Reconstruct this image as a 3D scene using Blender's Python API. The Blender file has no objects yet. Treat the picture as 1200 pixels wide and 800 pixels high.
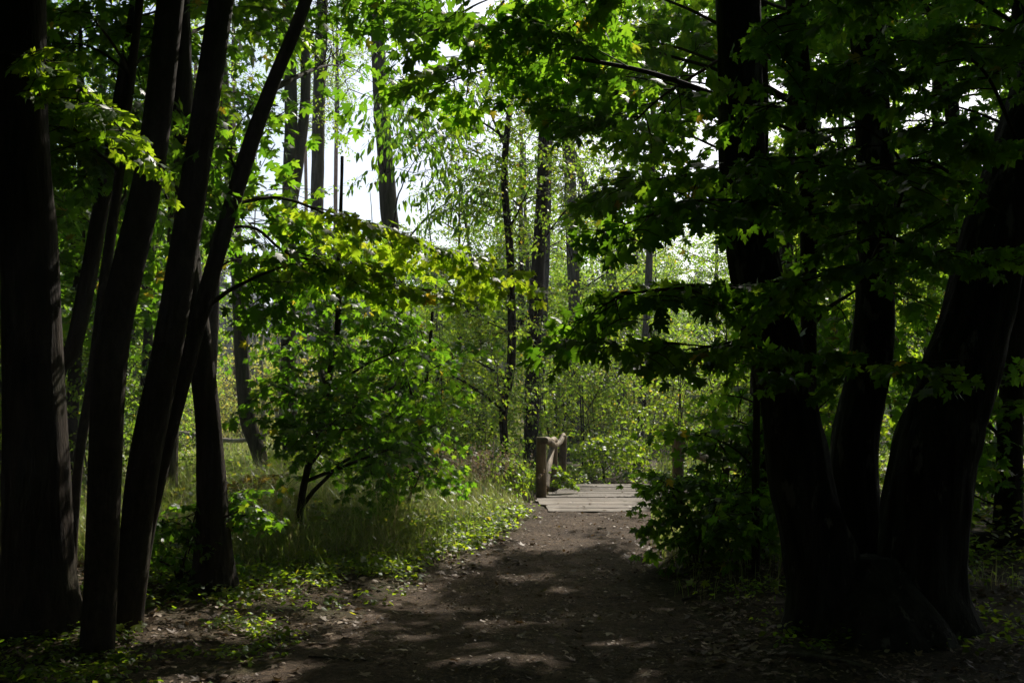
import bpy, math, random
import numpy as np
from mathutils import Vector

# ------------------------------------------------------------------ camera, world, sun, exposure
SC = bpy.context.scene
COL = SC.collection
FPX, HOR, CAMZ = 1167.0, 500.0, 1.5           # focal length and horizon line in a 1200 x 800 frame, eye height
cam_d = bpy.data.cameras.new("camera")
cam_d.lens, cam_d.sensor_width = 35.0, 36.0
cam_d.shift_y = (HOR - 400.0) / 1200.0
cam_d.clip_start, cam_d.clip_end = 0.05, 2000.0
cam = bpy.data.objects.new("camera", cam_d)
COL.objects.link(cam)
cam.location = (0, 0, CAMZ)
cam.rotation_euler = (math.pi / 2, 0, 0)
SC.camera = cam

SUN_AZ, SUN_EL = math.radians(24.0), math.radians(43.0)      # azimuth to the right of the view direction
world = bpy.data.worlds.new("World")
SC.world = world
world.use_nodes = True
wn = world.node_tree
sky = wn.nodes.new("ShaderNodeTexSky")
sky.sky_type = "NISHITA"
sky.sun_disc = False
sky.sun_elevation = SUN_EL
sky.sun_rotation = SUN_AZ
sky.dust_density = 2.5
sky.air_density = 1.0
bg = wn.nodes["Background"]
bg.inputs[1].default_value = 0.12
wn.links.new(sky.outputs[0], bg.inputs[0])
sun_d = bpy.data.lights.new("sun", "SUN")
sun_d.energy = 5.0
sun_d.angle = math.radians(0.5)
sun_d.color = (1.0, 0.94, 0.84)
sun = bpy.data.objects.new("sun", sun_d)
COL.objects.link(sun)
SUNV = Vector((math.sin(SUN_AZ) * math.cos(SUN_EL), math.cos(SUN_AZ) * math.cos(SUN_EL), math.sin(SUN_EL)))
sun.rotation_euler = SUNV.to_track_quat("Z", "Y").to_euler()
sun.location = SUNV * 60

SC.view_settings.view_transform = "Standard"
SC.view_settings.look = "None"
SC.view_settings.gamma = 1.0
SC.view_settings.exposure = 0.6
SC.render.engine = "CYCLES"
cy = SC.cycles
cy.max_bounces = 7
cy.diffuse_bounces = 4
cy.glossy_bounces = 2
cy.transmission_bounces = 4
cy.volume_bounces = 0
cy.caustics_reflective = False
cy.caustics_refractive = False
cy.sample_clamp_indirect = 3.0
cy.use_denoising = True
try:
    cy.denoiser = "OPENIMAGEDENOISE"
    cy.denoising_input_passes = "RGB_ALBEDO_NORMAL"
except Exception:
    pass

rng = np.random.default_rng(7)

# ------------------------------------------------------------------ small maths helpers
def at(x, y, Y):
    """the point at depth Y that the photograph shows at pixel x, y (of 1200 x 800)"""
    return np.array([(x - 600.0) / FPX * Y, Y, CAMZ - (y - HOR) / FPX * Y])

def sstep(a, b, v):
    t = np.clip((np.asarray(v, float) - a) / (b - a), 0, 1)
    return t * t * (3 - 2 * t)

def _hash(ix, iy, iz):
    n = (ix.astype(np.int64) * 73856093) ^ (iy.astype(np.int64) * 19349663) ^ (iz.astype(np.int64) * 83492791)
    n = (n ^ (n >> 13)) * 1274126177
    n = n & 0x7FFFFFFF
    n = (n ^ (n >> 15)) * 2246822519 & 0x7FFFFFFF
    return (n & 0xFFFF) / 65535.0

def vnoise(p):
    p = np.asarray(p, float)
    i = np.floor(p)
    f = p - i
    f = f * f * (3 - 2 * f)
    out = 0
    for dx in (0, 1):
        wx = f[..., 0] if dx else 1 - f[..., 0]
        for dy in (0, 1):
            wy = f[..., 1] if dy else 1 - f[..., 1]
            for dz in (0, 1):
                wz = f[..., 2] if dz else 1 - f[..., 2]
                out = out + wx * wy * wz * _hash(i[..., 0] + dx, i[..., 1] + dy, i[..., 2] + dz)
    return out

def noise2(x, y, s, seed=0.0):
    p = np.stack([np.asarray(x, float) * s, np.asarray(y, float) * s, np.full(np.shape(x), seed)], -1)
    return vnoise(p) - 0.5

def nrm(v):
    v = np.asarray(v, float)
    return v / np.maximum(np.linalg.norm(v, axis=-1, keepdims=True), 1e-9)

def catmull(pts, n):
    """smooth curve of n points through pts (any number of columns)"""
    P = np.asarray(pts, float)
    if len(P) < 3:
        t = np.linspace(0, 1, n)[:, None]
        return P[0] * (1 - t) + P[-1] * t
    d = np.concatenate([[0], np.cumsum(np.linalg.norm(np.diff(P[:, :3], axis=0), axis=1))])
    Q = np.vstack([2 * P[0] - P[1], P, 2 * P[-1] - P[-2]])
    u = np.linspace(0, d[-1], n)
    k = np.clip(np.searchsorted(d, u, side="right") - 1, 0, len(P) - 2)
    t = ((u - d[k]) / np.maximum(d[k + 1] - d[k], 1e-9))[:, None]
    a, b, c, e = Q[k], Q[k + 1], Q[k + 2], Q[k + 3]
    return 0.5 * (2 * b + (c - a) * t + (2 * a - 5 * b + 4 * c - e) * t ** 2 + (3 * b - a - 3 * c + e) * t ** 3)

# ------------------------------------------------------------------ the lie of the land
PATH = np.array([  # Y, left edge X, right edge X
    [-6, -1.9, 1.7], [0, -1.8, 1.6], [4, -1.75, 1.5], [5.5, -1.65, 1.45], [7.3, -1.35, 1.4], [9.2, -0.95, 1.35], [11, -0.35, 1.5],
    [13, 0.22, 1.75], [14.6, 0.42, 1.98], [16.2, 0.55, 2.5], [20.5, 1.2, 3.2], [23, 1.7, 3.2], [26, 2.3, 3.7], [30, 3.4, 4.8],
    [36, 5.6, 7.0], [44, 9.5, 11.0]])
def path_l(Y): return np.interp(Y, PATH[:, 0], PATH[:, 1])
def path_r(Y): return np.interp(Y, PATH[:, 0], PATH[:, 2])

def ground_z(X, Y):
    X, Y = np.asarray(X, float), np.asarray(Y, float)
    z = 0.29 * sstep(8, 15.5, Y) + 1.1 * sstep(45, 110, Y) + 16 * sstep(105, 210, Y)
    z = z + 0.10 * noise2(X, Y, 0.35, 1) + 0.035 * noise2(X, Y, 1.6, 2) * sstep(60, 30, Y)
    off = np.maximum(path_l(Y) - X, X - path_r(Y))
    z = z + 0.07 * sstep(-0.2, 0.9, off) - 0.03
    z = z + 0.12 * sstep(1.5, 5, off)
    ditch = np.exp(-((Y - 18.4 - 0.12 * (X - 1.5)) / 1.15) ** 2)          # the brook under the footbridge
    z = z - 1.0 * ditch * sstep(40, 10, np.abs(X))
    return z

def gz(x, y):
    return float(ground_z(np.array([x]), np.array([y]))[0])

def base_at(x, y):
    """where the ground is met at pixel x, y"""
    Y = 8.0
    for _ in range(30):
        X = (x - 600) / FPX * Y
        Y = 0.5 * Y + 0.5 * min(60.0, max(3.0, (CAMZ - gz(X, Y)) * FPX / max(y - HOR, 6)))
    return (x - 600) / FPX * Y, Y

# ------------------------------------------------------------------ mesh and object helpers
def mesh_from(name, V, tris=None, quads=None, tint=None, smooth=False, mat=None):
    V = np.asarray(V, np.float32).reshape(-1, 3)
    me = bpy.data.meshes.new(name)
    parts, tot = [], []
    if tris is not None and len(tris):
        t = np.asarray(tris, np.int32).reshape(-1, 3)
        parts.append(t.ravel()); tot.append(np.full(len(t), 3, np.int32))
    if quads is not None and len(quads):
        q = np.asarray(quads, np.int32).reshape(-1, 4)
        parts.append(q.ravel()); tot.append(np.full(len(q), 4, np.int32))
    loops = np.concatenate(parts); tot = np.concatenate(tot)
    start = np.concatenate([[0], np.cumsum(tot)[:-1]]).astype(np.int32)
    me.vertices.add(len(V)); me.vertices.foreach_set("co", V.ravel())
    me.loops.add(len(loops)); me.loops.foreach_set("vertex_index", loops)
    me.polygons.add(len(tot)); me.polygons.foreach_set("loop_start", start)
    try:
        me.polygons.foreach_set("loop_total", tot)
    except Exception:
        pass
    if smooth:
        me.polygons.foreach_set("use_smooth", np.ones(len(tot), bool))
    me.update(calc_edges=True)
    if tint is not None:
        a = me.attributes.new("tint", "FLOAT", "FACE")
        a.data.foreach_set("value", np.asarray(tint, np.float32))
    if mat is not None:
        me.materials.append(mat)
    return me

class Geo:
    """collects verts, triangles and quads (with one tint per face) into one mesh"""
    def __init__(self):
        self.V, self.T, self.Q, self.tt, self.tq, self.n = [], [], [], [], [], 0
    def add(self, V, tris=None, quads=None, tint=0.5):
        V = np.asarray(V, np.float32).reshape(-1, 3)
        if tris is not None and len(tris):
            t = np.asarray(tris).reshape(-1, 3) + self.n
            self.T.append(t); self.tt.append(np.broadcast_to(np.asarray(tint, np.float32), (len(t),)))
        if quads is not None and len(quads):
            q = np.asarray(quads).reshape(-1, 4) + self.n
            self.Q.append(q); self.tq.append(np.broadcast_to(np.asarray(tint, np.float32), (len(q),)))
        self.V.append(V); self.n += len(V)
    def tube(self, P, R, sides=6, rough=0.0, freq=(9.0, 2.2), cap=True, seed=0.0):
        P = np.asarray(P, float); R = np.asarray(R, float)
        n = len(P)
        T = nrm(np.gradient(P, axis=0))
        ref = np.array([0.0, 1.0, 0.0]) if abs(T[0][1]) < 0.9 else np.array([1.0, 0, 0])
        U = nrm(np.cross(T, ref)); W = np.cross(T, U)
        ang = np.arange(sides) / sides * 2 * math.pi
        c, s = np.cos(ang), np.sin(ang)
        rr = np.repeat(R[:, None], sides, 1)
        if rough:
            L = np.concatenate([[0], np.cumsum(np.linalg.norm(np.diff(P, axis=0), axis=1))])
            rad = np.median(R)
            q = np.stack([np.broadcast_to(c * rad * freq[0], rr.shape), np.broadcast_to(s * rad * freq[0], rr.shape),
                          np.repeat(L[:, None] * freq[1], sides, 1) + seed * 7.3], -1)
            f1 = vnoise(q) - 0.5
            f2 = vnoise(q * np.array([3.1, 3.1, 2.3]) + 11) - 0.5
            rr = rr * (1 + rough * (1.3 * f1 + 0.9 * f2))
        V = P[:, None] + rr[..., None] * (c[None, :, None] * U[:, None] + s[None, :, None] * W[:, None])
        i = np.arange(n - 1)[:, None] * sides; j = np.arange(sides)[None]; j2 = (j + 1) % sides
        q = np.stack([i + j, i + j2, i + sides + j2, i + sides + j], -1).reshape(-1, 4)
        V = V.reshape(-1, 3); tr = None
        if cap:
            V = np.vstack([V, P[-1:], P[:1]])
            b = (n - 1) * sides
            jj = np.arange(sides)
            tr = np.vstack([np.stack([b + jj, b + (jj + 1) % sides, np.full(sides, n * sides)], 1),
                            np.stack([(jj + 1) % sides, jj, np.full(sides, n * sides + 1)], 1)])
        self.add(V, tr, q)
    def mesh(self, name, mat, smooth=False):
        T = np.concatenate(self.T) if self.T else None
        Q = np.concatenate(self.Q) if self.Q else None
        tint = np.concatenate(self.tt + self.tq)
        return mesh_from(name, np.concatenate(self.V), T, Q, tint, smooth, mat)

def link(name, me, parent=None):
    o = bpy.data.objects.new(name, me)
    COL.objects.link(o)
    if parent is not None:
        o.parent = parent
    return o

def tag(o, label=None, cat=None, group=None, kind=None):
    if label: o["label"] = label
    if cat: o["category"] = cat
    if group: o["group"] = group
    if kind: o["kind"] = kind
    return o

def thing(name, loc, label, cat, group=None):
    o = bpy.data.objects.new(name, None)
    o.empty_display_size = 0.2
    COL.objects.link(o)
    o.location = loc
    return tag(o, label, cat, group)

def child(name, me, root, local=False):
    """a part whose mesh is in world coordinates (or, local, in the thing's own)"""
    o = link(name, me, root)
    if not local:
        o.location = -root.location
    return o

# ------------------------------------------------------------------ materials
def new_mat(name):
    m = bpy.data.materials.new(name)
    m.use_nodes = True
    nt = m.node_tree
    return m, nt, nt.nodes["Principled BSDF"], nt.nodes["Material Output"]

def ramp(nt, fac, stops):
    r = nt.nodes.new("ShaderNodeValToRGB")
    e = r.color_ramp.elements
    while len(e) < len(stops): e.new(0.5)
    for el, (p, c) in zip(e, stops):
        el.position = p; el.color = (*c, 1)
    nt.links.new(fac, r.inputs[0])
    return r.outputs[0]

def noise_node(nt, scale, detail=4, coord="Object", stretch=None, rough=0.6):
    tc = nt.nodes.new("ShaderNodeTexCoord")
    src = tc.outputs[coord]
    if stretch:
        mp = nt.nodes.new("ShaderNodeMapping")
        mp.inputs["Scale"].default_value = stretch
        nt.links.new(src, mp.inputs[0]); src = mp.outputs[0]
    n = nt.nodes.new("ShaderNodeTexNoise")
    n.inputs["Scale"].default_value = scale
    n.inputs["Detail"].default_value = detail
    n.inputs["Roughness"].default_value = rough
    nt.links.new(src, n.inputs["Vector"])
    return n.outputs["Fac"], src

def mixc(nt, fac, a, b, mode="MIX"):
    m = nt.nodes.new("ShaderNodeMix"); m.data_type = "RGBA"; m.blend_type = mode
    for sock, v in ((m.inputs[0], fac), (m.inputs[6], a), (m.inputs[7], b)):
        if hasattr(v, "is_linked") or hasattr(v, "links"): nt.links.new(v, sock)
        elif isinstance(v, (int, float)): sock.default_value = v
        else: sock.default_value = (*v, 1)
    return m.outputs[2]

def bump(nt, h, bsdf, strength, dist):
    b = nt.nodes.new("ShaderNodeBump")
    b.inputs["Strength"].default_value = strength
    b.inputs["Distance"].default_value = dist
    nt.links.new(h, b.inputs["Height"])
    nt.links.new(b.outputs[0], bsdf.inputs["Normal"])

def leaf_mat(name, refl, trans, share=0.55, rough=0.42, spec=0.4):
    """thin leaf: glossy green face, light coming through; stops run over the leaf's own tint"""
    m, nt, p, out = new_mat(name)
    at_ = nt.nodes.new("ShaderNodeAttribute"); at_.attribute_name = "tint"
    oi = nt.nodes.new("ShaderNodeObjectInfo")
    ad = nt.nodes.new("ShaderNodeMath"); ad.operation = "MULTIPLY_ADD"
    nt.links.new(oi.outputs["Random"], ad.inputs[0]); ad.inputs[1].default_value = 0.16
    nt.links.new(at_.outputs["Fac"], ad.inputs[2])
    sb = nt.nodes.new("ShaderNodeMath"); sb.operation = "SUBTRACT"
    nt.links.new(ad.outputs[0], sb.inputs[0]); sb.inputs[1].default_value = 0.08
    c1 = ramp(nt, sb.outputs[0], refl)
    c2 = ramp(nt, sb.outputs[0], trans)
    nt.links.new(c1, p.inputs["Base Color"])
    p.inputs["Roughness"].default_value = rough
    p.inputs["Specular IOR Level"].default_value = spec
    tr = nt.nodes.new("ShaderNodeBsdfTranslucent")
    nt.links.new(c2, tr.inputs[0])
    mx = nt.nodes.new("ShaderNodeMixShader"); mx.inputs[0].default_value = share
    nt.links.new(p.outputs[0], mx.inputs[1]); nt.links.new(tr.outputs[0], mx.inputs[2])
    nt.links.new(mx.outputs[0], out.inputs[0])
    return m

M = {}
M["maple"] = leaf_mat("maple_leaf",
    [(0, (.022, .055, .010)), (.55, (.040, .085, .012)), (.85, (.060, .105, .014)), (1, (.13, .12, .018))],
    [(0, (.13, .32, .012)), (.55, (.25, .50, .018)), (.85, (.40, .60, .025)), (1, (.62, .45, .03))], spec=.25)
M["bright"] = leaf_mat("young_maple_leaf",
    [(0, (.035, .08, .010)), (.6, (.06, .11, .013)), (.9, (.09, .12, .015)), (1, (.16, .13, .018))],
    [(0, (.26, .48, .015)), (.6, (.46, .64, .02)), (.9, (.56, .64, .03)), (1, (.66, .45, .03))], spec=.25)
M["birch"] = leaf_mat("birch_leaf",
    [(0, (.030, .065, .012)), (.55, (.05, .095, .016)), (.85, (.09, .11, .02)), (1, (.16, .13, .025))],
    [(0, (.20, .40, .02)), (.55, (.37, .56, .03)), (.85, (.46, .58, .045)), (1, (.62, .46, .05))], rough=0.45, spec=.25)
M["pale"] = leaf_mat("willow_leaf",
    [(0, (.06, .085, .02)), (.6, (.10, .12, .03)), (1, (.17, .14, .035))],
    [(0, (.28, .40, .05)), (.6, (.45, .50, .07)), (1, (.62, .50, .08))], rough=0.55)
M["russet"] = leaf_mat("turning_leaf",
    [(0, (.07, .06, .012)), (.6, (.12, .075, .014)), (1, (.16, .07, .015))],
    [(0, (.25, .26, .02)), (.6, (.42, .26, .02)), (1, (.45, .16, .02))])
M["grass"] = leaf_mat("grass_blade",
    [(0, (.045, .07, .022)), (.45, (.075, .10, .032)), (.75, (.13, .125, .055)), (1, (.24, .19, .11))],
    [(0, (.22, .32, .05)), (.45, (.33, .46, .06)), (.75, (.46, .44, .14)), (1, (.46, .36, .2))], share=0.5, rough=0.33, spec=0.55)
M["straw"] = leaf_mat("seed_head",
    [(0, (.14, .10, .055)), (1, (.24, .17, .10))], [(0, (.3, .2, .1)), (1, (.42, .29, .15))], share=0.3, rough=0.7)
M["needle"] = leaf_mat("spruce_needle",
    [(0, (.016, .032, .014)), (1, (.03, .05, .02))], [(0, (.03, .06, .015)), (1, (.05, .09, .02))], share=0.25, rough=0.6)
M["litter"] = leaf_mat("dry_leaf",
    [(0, (.05, .032, .02)), (.4, (.11, .07, .042)), (.75, (.21, .145, .09)), (.95, (.36, .28, .2)), (1, (.22, .13, .02))],
    [(0, (.05, .03, .015)), (.5, (.14, .08, .03)), (1, (.28, .17, .05))], share=0.2, rough=0.6, spec=0.3)

def bark_mat(name, dark, mid, light, scale=14, stretch=(1, 1, 0.16), bumpd=0.02, patch=None, moss=0.25):
    m, nt, p, out = new_mat(name)
    f, src = noise_node(nt, scale, 6, stretch=stretch, rough=0.65)
    f2, _ = noise_node(nt, 2.3, 3)
    c = ramp(nt, f, [(.32, dark), (.52, mid), (.72, light)])
    if patch:                                                # pale peeling plates
        f3, _ = noise_node(nt, 9, 4, stretch=(1, 1, 0.35))
        pm = ramp(nt, f3, [(.60, (0, 0, 0)), (.66, (1, 1, 1))])
        c = mixc(nt, pm, c, patch)
    if moss:
        mm = ramp(nt, f2, [(.52, (0, 0, 0)), (.70, (moss,) * 3)])
        c = mixc(nt, mm, c, (.045, .055, .018))
    nt.links.new(c, p.inputs["Base Color"])
    p.inputs["Roughness"].default_value = 0.9
    p.inputs["Specular IOR Level"].default_value = 0.15
    bump(nt, f, p, 1.0, bumpd * 1.8)
    return m
M["bark"] = bark_mat("maple_bark", (.010, .008, .006), (.028, .020, .013), (.054, .039, .026))
M["bark_smooth"] = bark_mat("smooth_bark", (.017, .013, .009), (.036, .026, .017), (.060, .044, .029), scale=22, stretch=(1, 1, .5), bumpd=.006)
M["bark_birch"] = bark_mat("old_birch_bark", (.010, .009, .007), (.028, .024, .020), (.055, .047, .038), scale=11, bumpd=.035, patch=(.12, .105, .09), moss=.1)
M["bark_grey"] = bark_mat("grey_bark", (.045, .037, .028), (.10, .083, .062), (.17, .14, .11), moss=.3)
M["bark_pine"] = bark_mat("pine_bark", (.07, .035, .02), (.19, .095, .055), (.30, .17, .11), moss=0)
M["bark_dead"] = bark_mat("dead_wood", (.12, .10, .08), (.24, .21, .17), (.36, .32, .27), moss=0)

def wood_mat(name, dark, mid, light, stretch, scale=6.0):
    m, nt, p, out = new_mat(name)
    f, _ = noise_node(nt, scale, 8, stretch=stretch, rough=0.7)
    f2, _ = noise_node(nt, 3.0, 4)
    c = ramp(nt, f, [(.30, dark), (.5, mid), (.75, light)])
    st = ramp(nt, f2, [(.42, (0, 0, 0)), (.62, (.75, .75, .75))])
    c = mixc(nt, st, c, (.085, .068, .048))
    at_ = nt.nodes.new("ShaderNodeAttribute"); at_.attribute_name = "tint"
    v = ramp(nt, at_.outputs["Fac"], [(0, (.50, .47, .44)), (1, (1.1, 1.08, 1.04))])
    c = mixc(nt, 1.0, c, v, "MULTIPLY")
    nt.links.new(c, p.inputs["Base Color"])
    p.inputs["Roughness"].default_value = 0.75
    p.inputs["Specular IOR Level"].default_value = 0.25
    bump(nt, f, p, 0.6, 0.008)
    return m
M["plank"] = wood_mat("weathered_plank", (.05, .038, .028), (.128, .102, .078), (.20, .166, .13), (.6, 14, 14))
M["post"] = wood_mat("post_wood", (.14, .095, .052), (.31, .225, .135), (.42, .32, .20), (9, 9, .6))
M["rail"] = wood_mat("rail_wood", (.16, .12, .078), (.33, .26, .18), (.44, .36, .26), (9, .7, 9))

def soil_mat(name, stops, leafy):
    m, nt, p, out = new_mat(name)
    f, _ = noise_node(nt, 1.4, 8, rough=0.68)
    f2, _ = noise_node(nt, 22, 6, rough=0.75)
    f3, _ = noise_node(nt, 70, 3)
    c = ramp(nt, f, stops)
    c = mixc(nt, 0.75, c, ramp(nt, f2, [(.32, (.22, .2, .18)), (.5, (.85, .83, .8)), (.68, (2.0, 1.9, 1.7))]), "MULTIPLY")
    fl = ramp(nt, f3, [(.63, (0, 0, 0)), (.68, (leafy,) * 3)])
    c = mixc(nt, fl, c, (.21, .16, .105))
    nt.links.new(c, p.inputs["Base Color"])
    p.inputs["Roughness"].default_value = 0.92
    p.inputs["Specular IOR Level"].default_value = 0.15
    ad = nt.nodes.new("ShaderNodeMath"); ad.operation = "MULTIPLY_ADD"
    nt.links.new(f3, ad.inputs[0]); ad.inputs[1].default_value = 0.4; nt.links.new(f2, ad.inputs[2])
    bump(nt, ad.outputs[0], p, 1.0, 0.045)
    return m
M["ground"] = soil_mat("forest_floor", [(.3, (.045, .034, .022)), (.5, (.075, .055, .034)), (.7, (.06, .065, .026))], .7)
M["path"] = soil_mat("path_soil", [(.3, (.045, .031, .021)), (.5, (.088, .062, .043)), (.72, (.14, .102, .073))], .8)
m, nt, p, _ = new_mat("brook_water")
p.inputs["Base Color"].default_value = (.02, .022, .015, 1); p.inputs["Roughness"].default_value = .08
M["water"] = m

# ------------------------------------------------------------------ leaf shapes (petiole at 0,0, tip at 0,1)
def leaf_shape(half, centre, fold=0.12, droop=0.22):
    h = np.array(half, float)
    right = h; left = h[1:-1][::-1] * np.array([-1, 1])
    P = np.vstack([right, left])
    P = np.vstack([P, [centre]])
    n = len(P) - 1
    z = -fold * np.abs(P[:, 0]) * 1.0 - droop * P[:, 1] ** 2
    V = np.column_stack([P, z])
    i = np.arange(n)
    T = np.stack([np.full(n, n), i, (i + 1) % n], 1)
    return V, T
MAPLE_HI = leaf_shape([(0, 0), (.13, -.06), (.33, -.05), (.50, .03), (.44, .13), (.30, .20), (.47, .27), (.58, .36), (.74, .55), (.56, .54), (.48, .60),
                       (.36, .50), (.22, .46), (.25, .60), (.34, .70), (.21, .74), (.15, .84), (0, 1.06)], (0, .28))
MAPLE_MID = leaf_shape([(0, 0), (.30, -.05), (.49, .06), (.27, .22), (.50, .32), (.70, .56), (.42, .54), (.22, .46), (.30, .70), (.14, .78), (0, 1.04)], (0, .28))
MAPLE_LO = leaf_shape([(0, 0), (.47, .04), (.26, .24), (.68, .54), (.22, .48), (.16, .76), (0, 1.03)], (0, .28))
OVATE = leaf_shape([(0, 0), (.28, .22), (.33, .45), (.18, .75), (0, 1.0)], (0, .42))
LANCE = leaf_shape([(0, 0), (.15, .25), (.17, .5), (.09, .8), (0, 1.0)], (0, .45), .15, .3)
def diamond(w=.34):
    V = np.array([(0, 0, 0), (w, .45, -.05), (0, 1, -.2), (-w, .45, -.05)])
    return V, np.array([(0, 1, 2), (0, 2, 3)])
DIAMOND = diamond()

SUN_GAPS = np.array([   # x, y, half sizes of ground patches kept sunlit by cutting openings into the crowns
    (0.0, 8.05, .34, .16), (.05, 6.5, .36, .13), (-.9, 9.2, .30, .45), (-1.15, 8.2, .26, .42), (-1.25, 7.2, .24, .34), (-.5, 10.9, .34, .5), (.25, 10.1, .3, .16),
    (.5, 12.2, .5, .9), (1.0, 13.4, .5, .7), (-.2, 7.1, .13, .09), (.62, 9.5, .2, .10), (.75, 7.25, .12, .07), (-.45, 8.75, .32, .12), (-.62, 7.5, .16, .08),
    (-2.7, 7.9, .4, .3), (-2.2, 7.2, .34, .2), (-3.1, 6.9, .3, .14), (-1.9, 8.9, .5, .4), (-.7, 13.2, 1.0, 1.9), (-.1, 15.6, .6, 1.2), (1.4, 17.2, 1.1, 1.3), (2.0, 12.2, .7, 1.5), (.35, 17.6, .6, 2.2),
    (-1.75, 6.45, .6, .6), (-2.4, 4.5, .55, .55), (-3.5, 2.5, .45, .4)])     # the last three: light that is caught by boughs on its way down
GAP_FROM = np.array([3.0] * (len(SUN_GAPS) - 3) + [5.0, 5.8, 5.0])
CARVE = True
def in_gap(P):
    """leaves that would stand in the light of one of the gaps"""
    s = np.asarray(SUNV)
    t = (P[:, 2] - .2) / s[2]
    gx_ = P[:, 0] - s[0] * t; gy_ = P[:, 1] - s[1] * t
    out = np.zeros(len(P), bool)
    wob = np.abs(noise2(gx_, gy_, 3.5, 77)) * 1.7 + noise2(gx_, gy_, 9.0, 78) * 1.5 - .2
    for (a, b, rx, ry), z0 in zip(SUN_GAPS, GAP_FROM):
        out |= (P[:, 2] > z0) & (wob + ((gx_ - a) / (rx + .04)) ** 2 + ((gy_ - b) / (ry + .05)) ** 2 < 1)
    return out

def put_leaves(geo, P, t, n, s, shape, tint):
    if CARVE:
        ok = ~in_gap(P)
        P, t, n, s, tint = P[ok], t[ok], n[ok], s[ok], np.broadcast_to(tint, ok.shape)[ok]
        if not len(P): return
    _put_leaves(geo, P, t, n, s, shape, tint)
def _put_leaves(geo, P, t, n, s, shape, tint):
    """leaves at P pointing along t with upper face n and length s"""
    V, T = shape
    t = nrm(t); b = nrm(np.cross(t, n)); n = np.cross(b, t)
    k = len(P)
    bend = rng.uniform(.4, 1.9, (k, 1))
    wx = rng.uniform(.85, 1.12, (k, 1))
    W = (P[:, None] + s[:, None, None] * (V[None, :, 0:1] * wx[..., None] * b[:, None] + V[None, :, 1:2] * t[:, None]
         + V[None, :, 2:3] * bend[..., None] * n[:, None]))
    F = (T[None] + (np.arange(k) * len(V))[:, None, None]).reshape(-1, 3)
    geo.add(W.reshape(-1, 3), F, None, np.repeat(tint, len(T)))

# ------------------------------------------------------------------ sprays: a twig with its leaves, the unit of every crown
def make_spray(kind, r):
    """returns leaf anchors (pos, dir, normal, size) and twig polylines in a local frame: x forward, z up"""
    pos, tt, nn, ss, tw = [], [], [], [], []
    def twig(o, d, L, step, first, size, tip=True):
        d = nrm(d); pts = []
        k = max(2, int(L / step))
        bend = r.normal(0, .18, 3)
        for i in range(k + 1):
            u = i / k
            pts.append(o + d * L * u + bend * L * u * u * .6 - np.array([0, 0, .18 * L * u * u]))
        pts = np.array(pts); tw.append(pts)
        for i in range(first, k + 1):
            dd = nrm(pts[min(i + 1, k)] - pts[i - 1]); side = nrm(np.cross(dd, [0, 0, 1]))
            for sg in ((-1, 1) if kind == "maple" or i == k else ((1,) if i % 2 else (-1,))):
                a = math.radians(r.uniform(35, 75))
                ld = nrm(dd * math.cos(a) + side * sg * math.sin(a) + np.array([0, 0, r.normal(-.15, .22)]))
                pos.append(pts[i] + ld * size * .45); tt.append(nrm(ld + np.array([0, 0, -.35]))); nn.append(np.array([0, 0, 1.0])); ss.append(size * r.uniform(.65, 1.2))
            if i == k and tip:
                pos.append(pts[i] + dd * size * .3); tt.append(dd); nn.append(np.array([0, 0, 1.0])); ss.append(size * r.uniform(.7, 1.1))
        return pts
    if kind == "maple":
        main = twig(np.zeros(3), np.array([1, 0, .05]), .62, .11, 1, .115)
        for i, (k, sg) in enumerate(((1, 1), (1, -1), (3, 1), (3, -1), (4, 1))):
            if r.random() < .85:
                twig(main[k], nrm(np.array([.75, sg * r.uniform(.5, .9), r.normal(0, .12)])), r.uniform(.2, .36), .12, 1, .105)
    elif kind == "ovate":
        main = twig(np.zeros(3), np.array([1, 0, 0]), .6, .07, 1, .075)
        for k, sg in ((1, 1), (2, -1), (3, 1), (4, -1), (6, 1), (7, -1)):
            if r.random() < .9:
                twig(main[k], nrm(np.array([.7, sg * r.uniform(.6, 1), r.normal(0, .2)])), r.uniform(.2, .4), .065, 1, .07)
    else:                                                   # pinnate: hanging lance-shaped leaflets
        main = twig(np.zeros(3), np.array([1, 0, .1]), .7, .16, 3, .10)
        for k, sg in ((1, 1), (2, -1), (3, 1), (4, -1)):
            twig(main[min(k, len(main) - 1)], nrm(np.array([.6, sg * .8, -.15])), r.uniform(.3, .42), .055, 1, .10)
    return np.array(pos), np.array(tt), np.array(nn), np.array(ss), tw
_r0 = np.random.default_rng(3)
SPRAYS = {k: [make_spray(k, _r0) for _ in range(7)] for k in ("maple", "ovate", "pinnate")}

def rot_frames(fwd, roll):
    f = nrm(fwd)
    up = np.array([0, 0, 1.0])
    s = nrm(np.cross(up, f)); u = np.cross(f, s)
    c, sn = np.cos(roll)[:, None], np.sin(roll)[:, None]
    s2 = s * c + u * sn; u2 = np.cross(f, s2)
    return np.stack([f, s2, u2], -1)                        # columns

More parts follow.
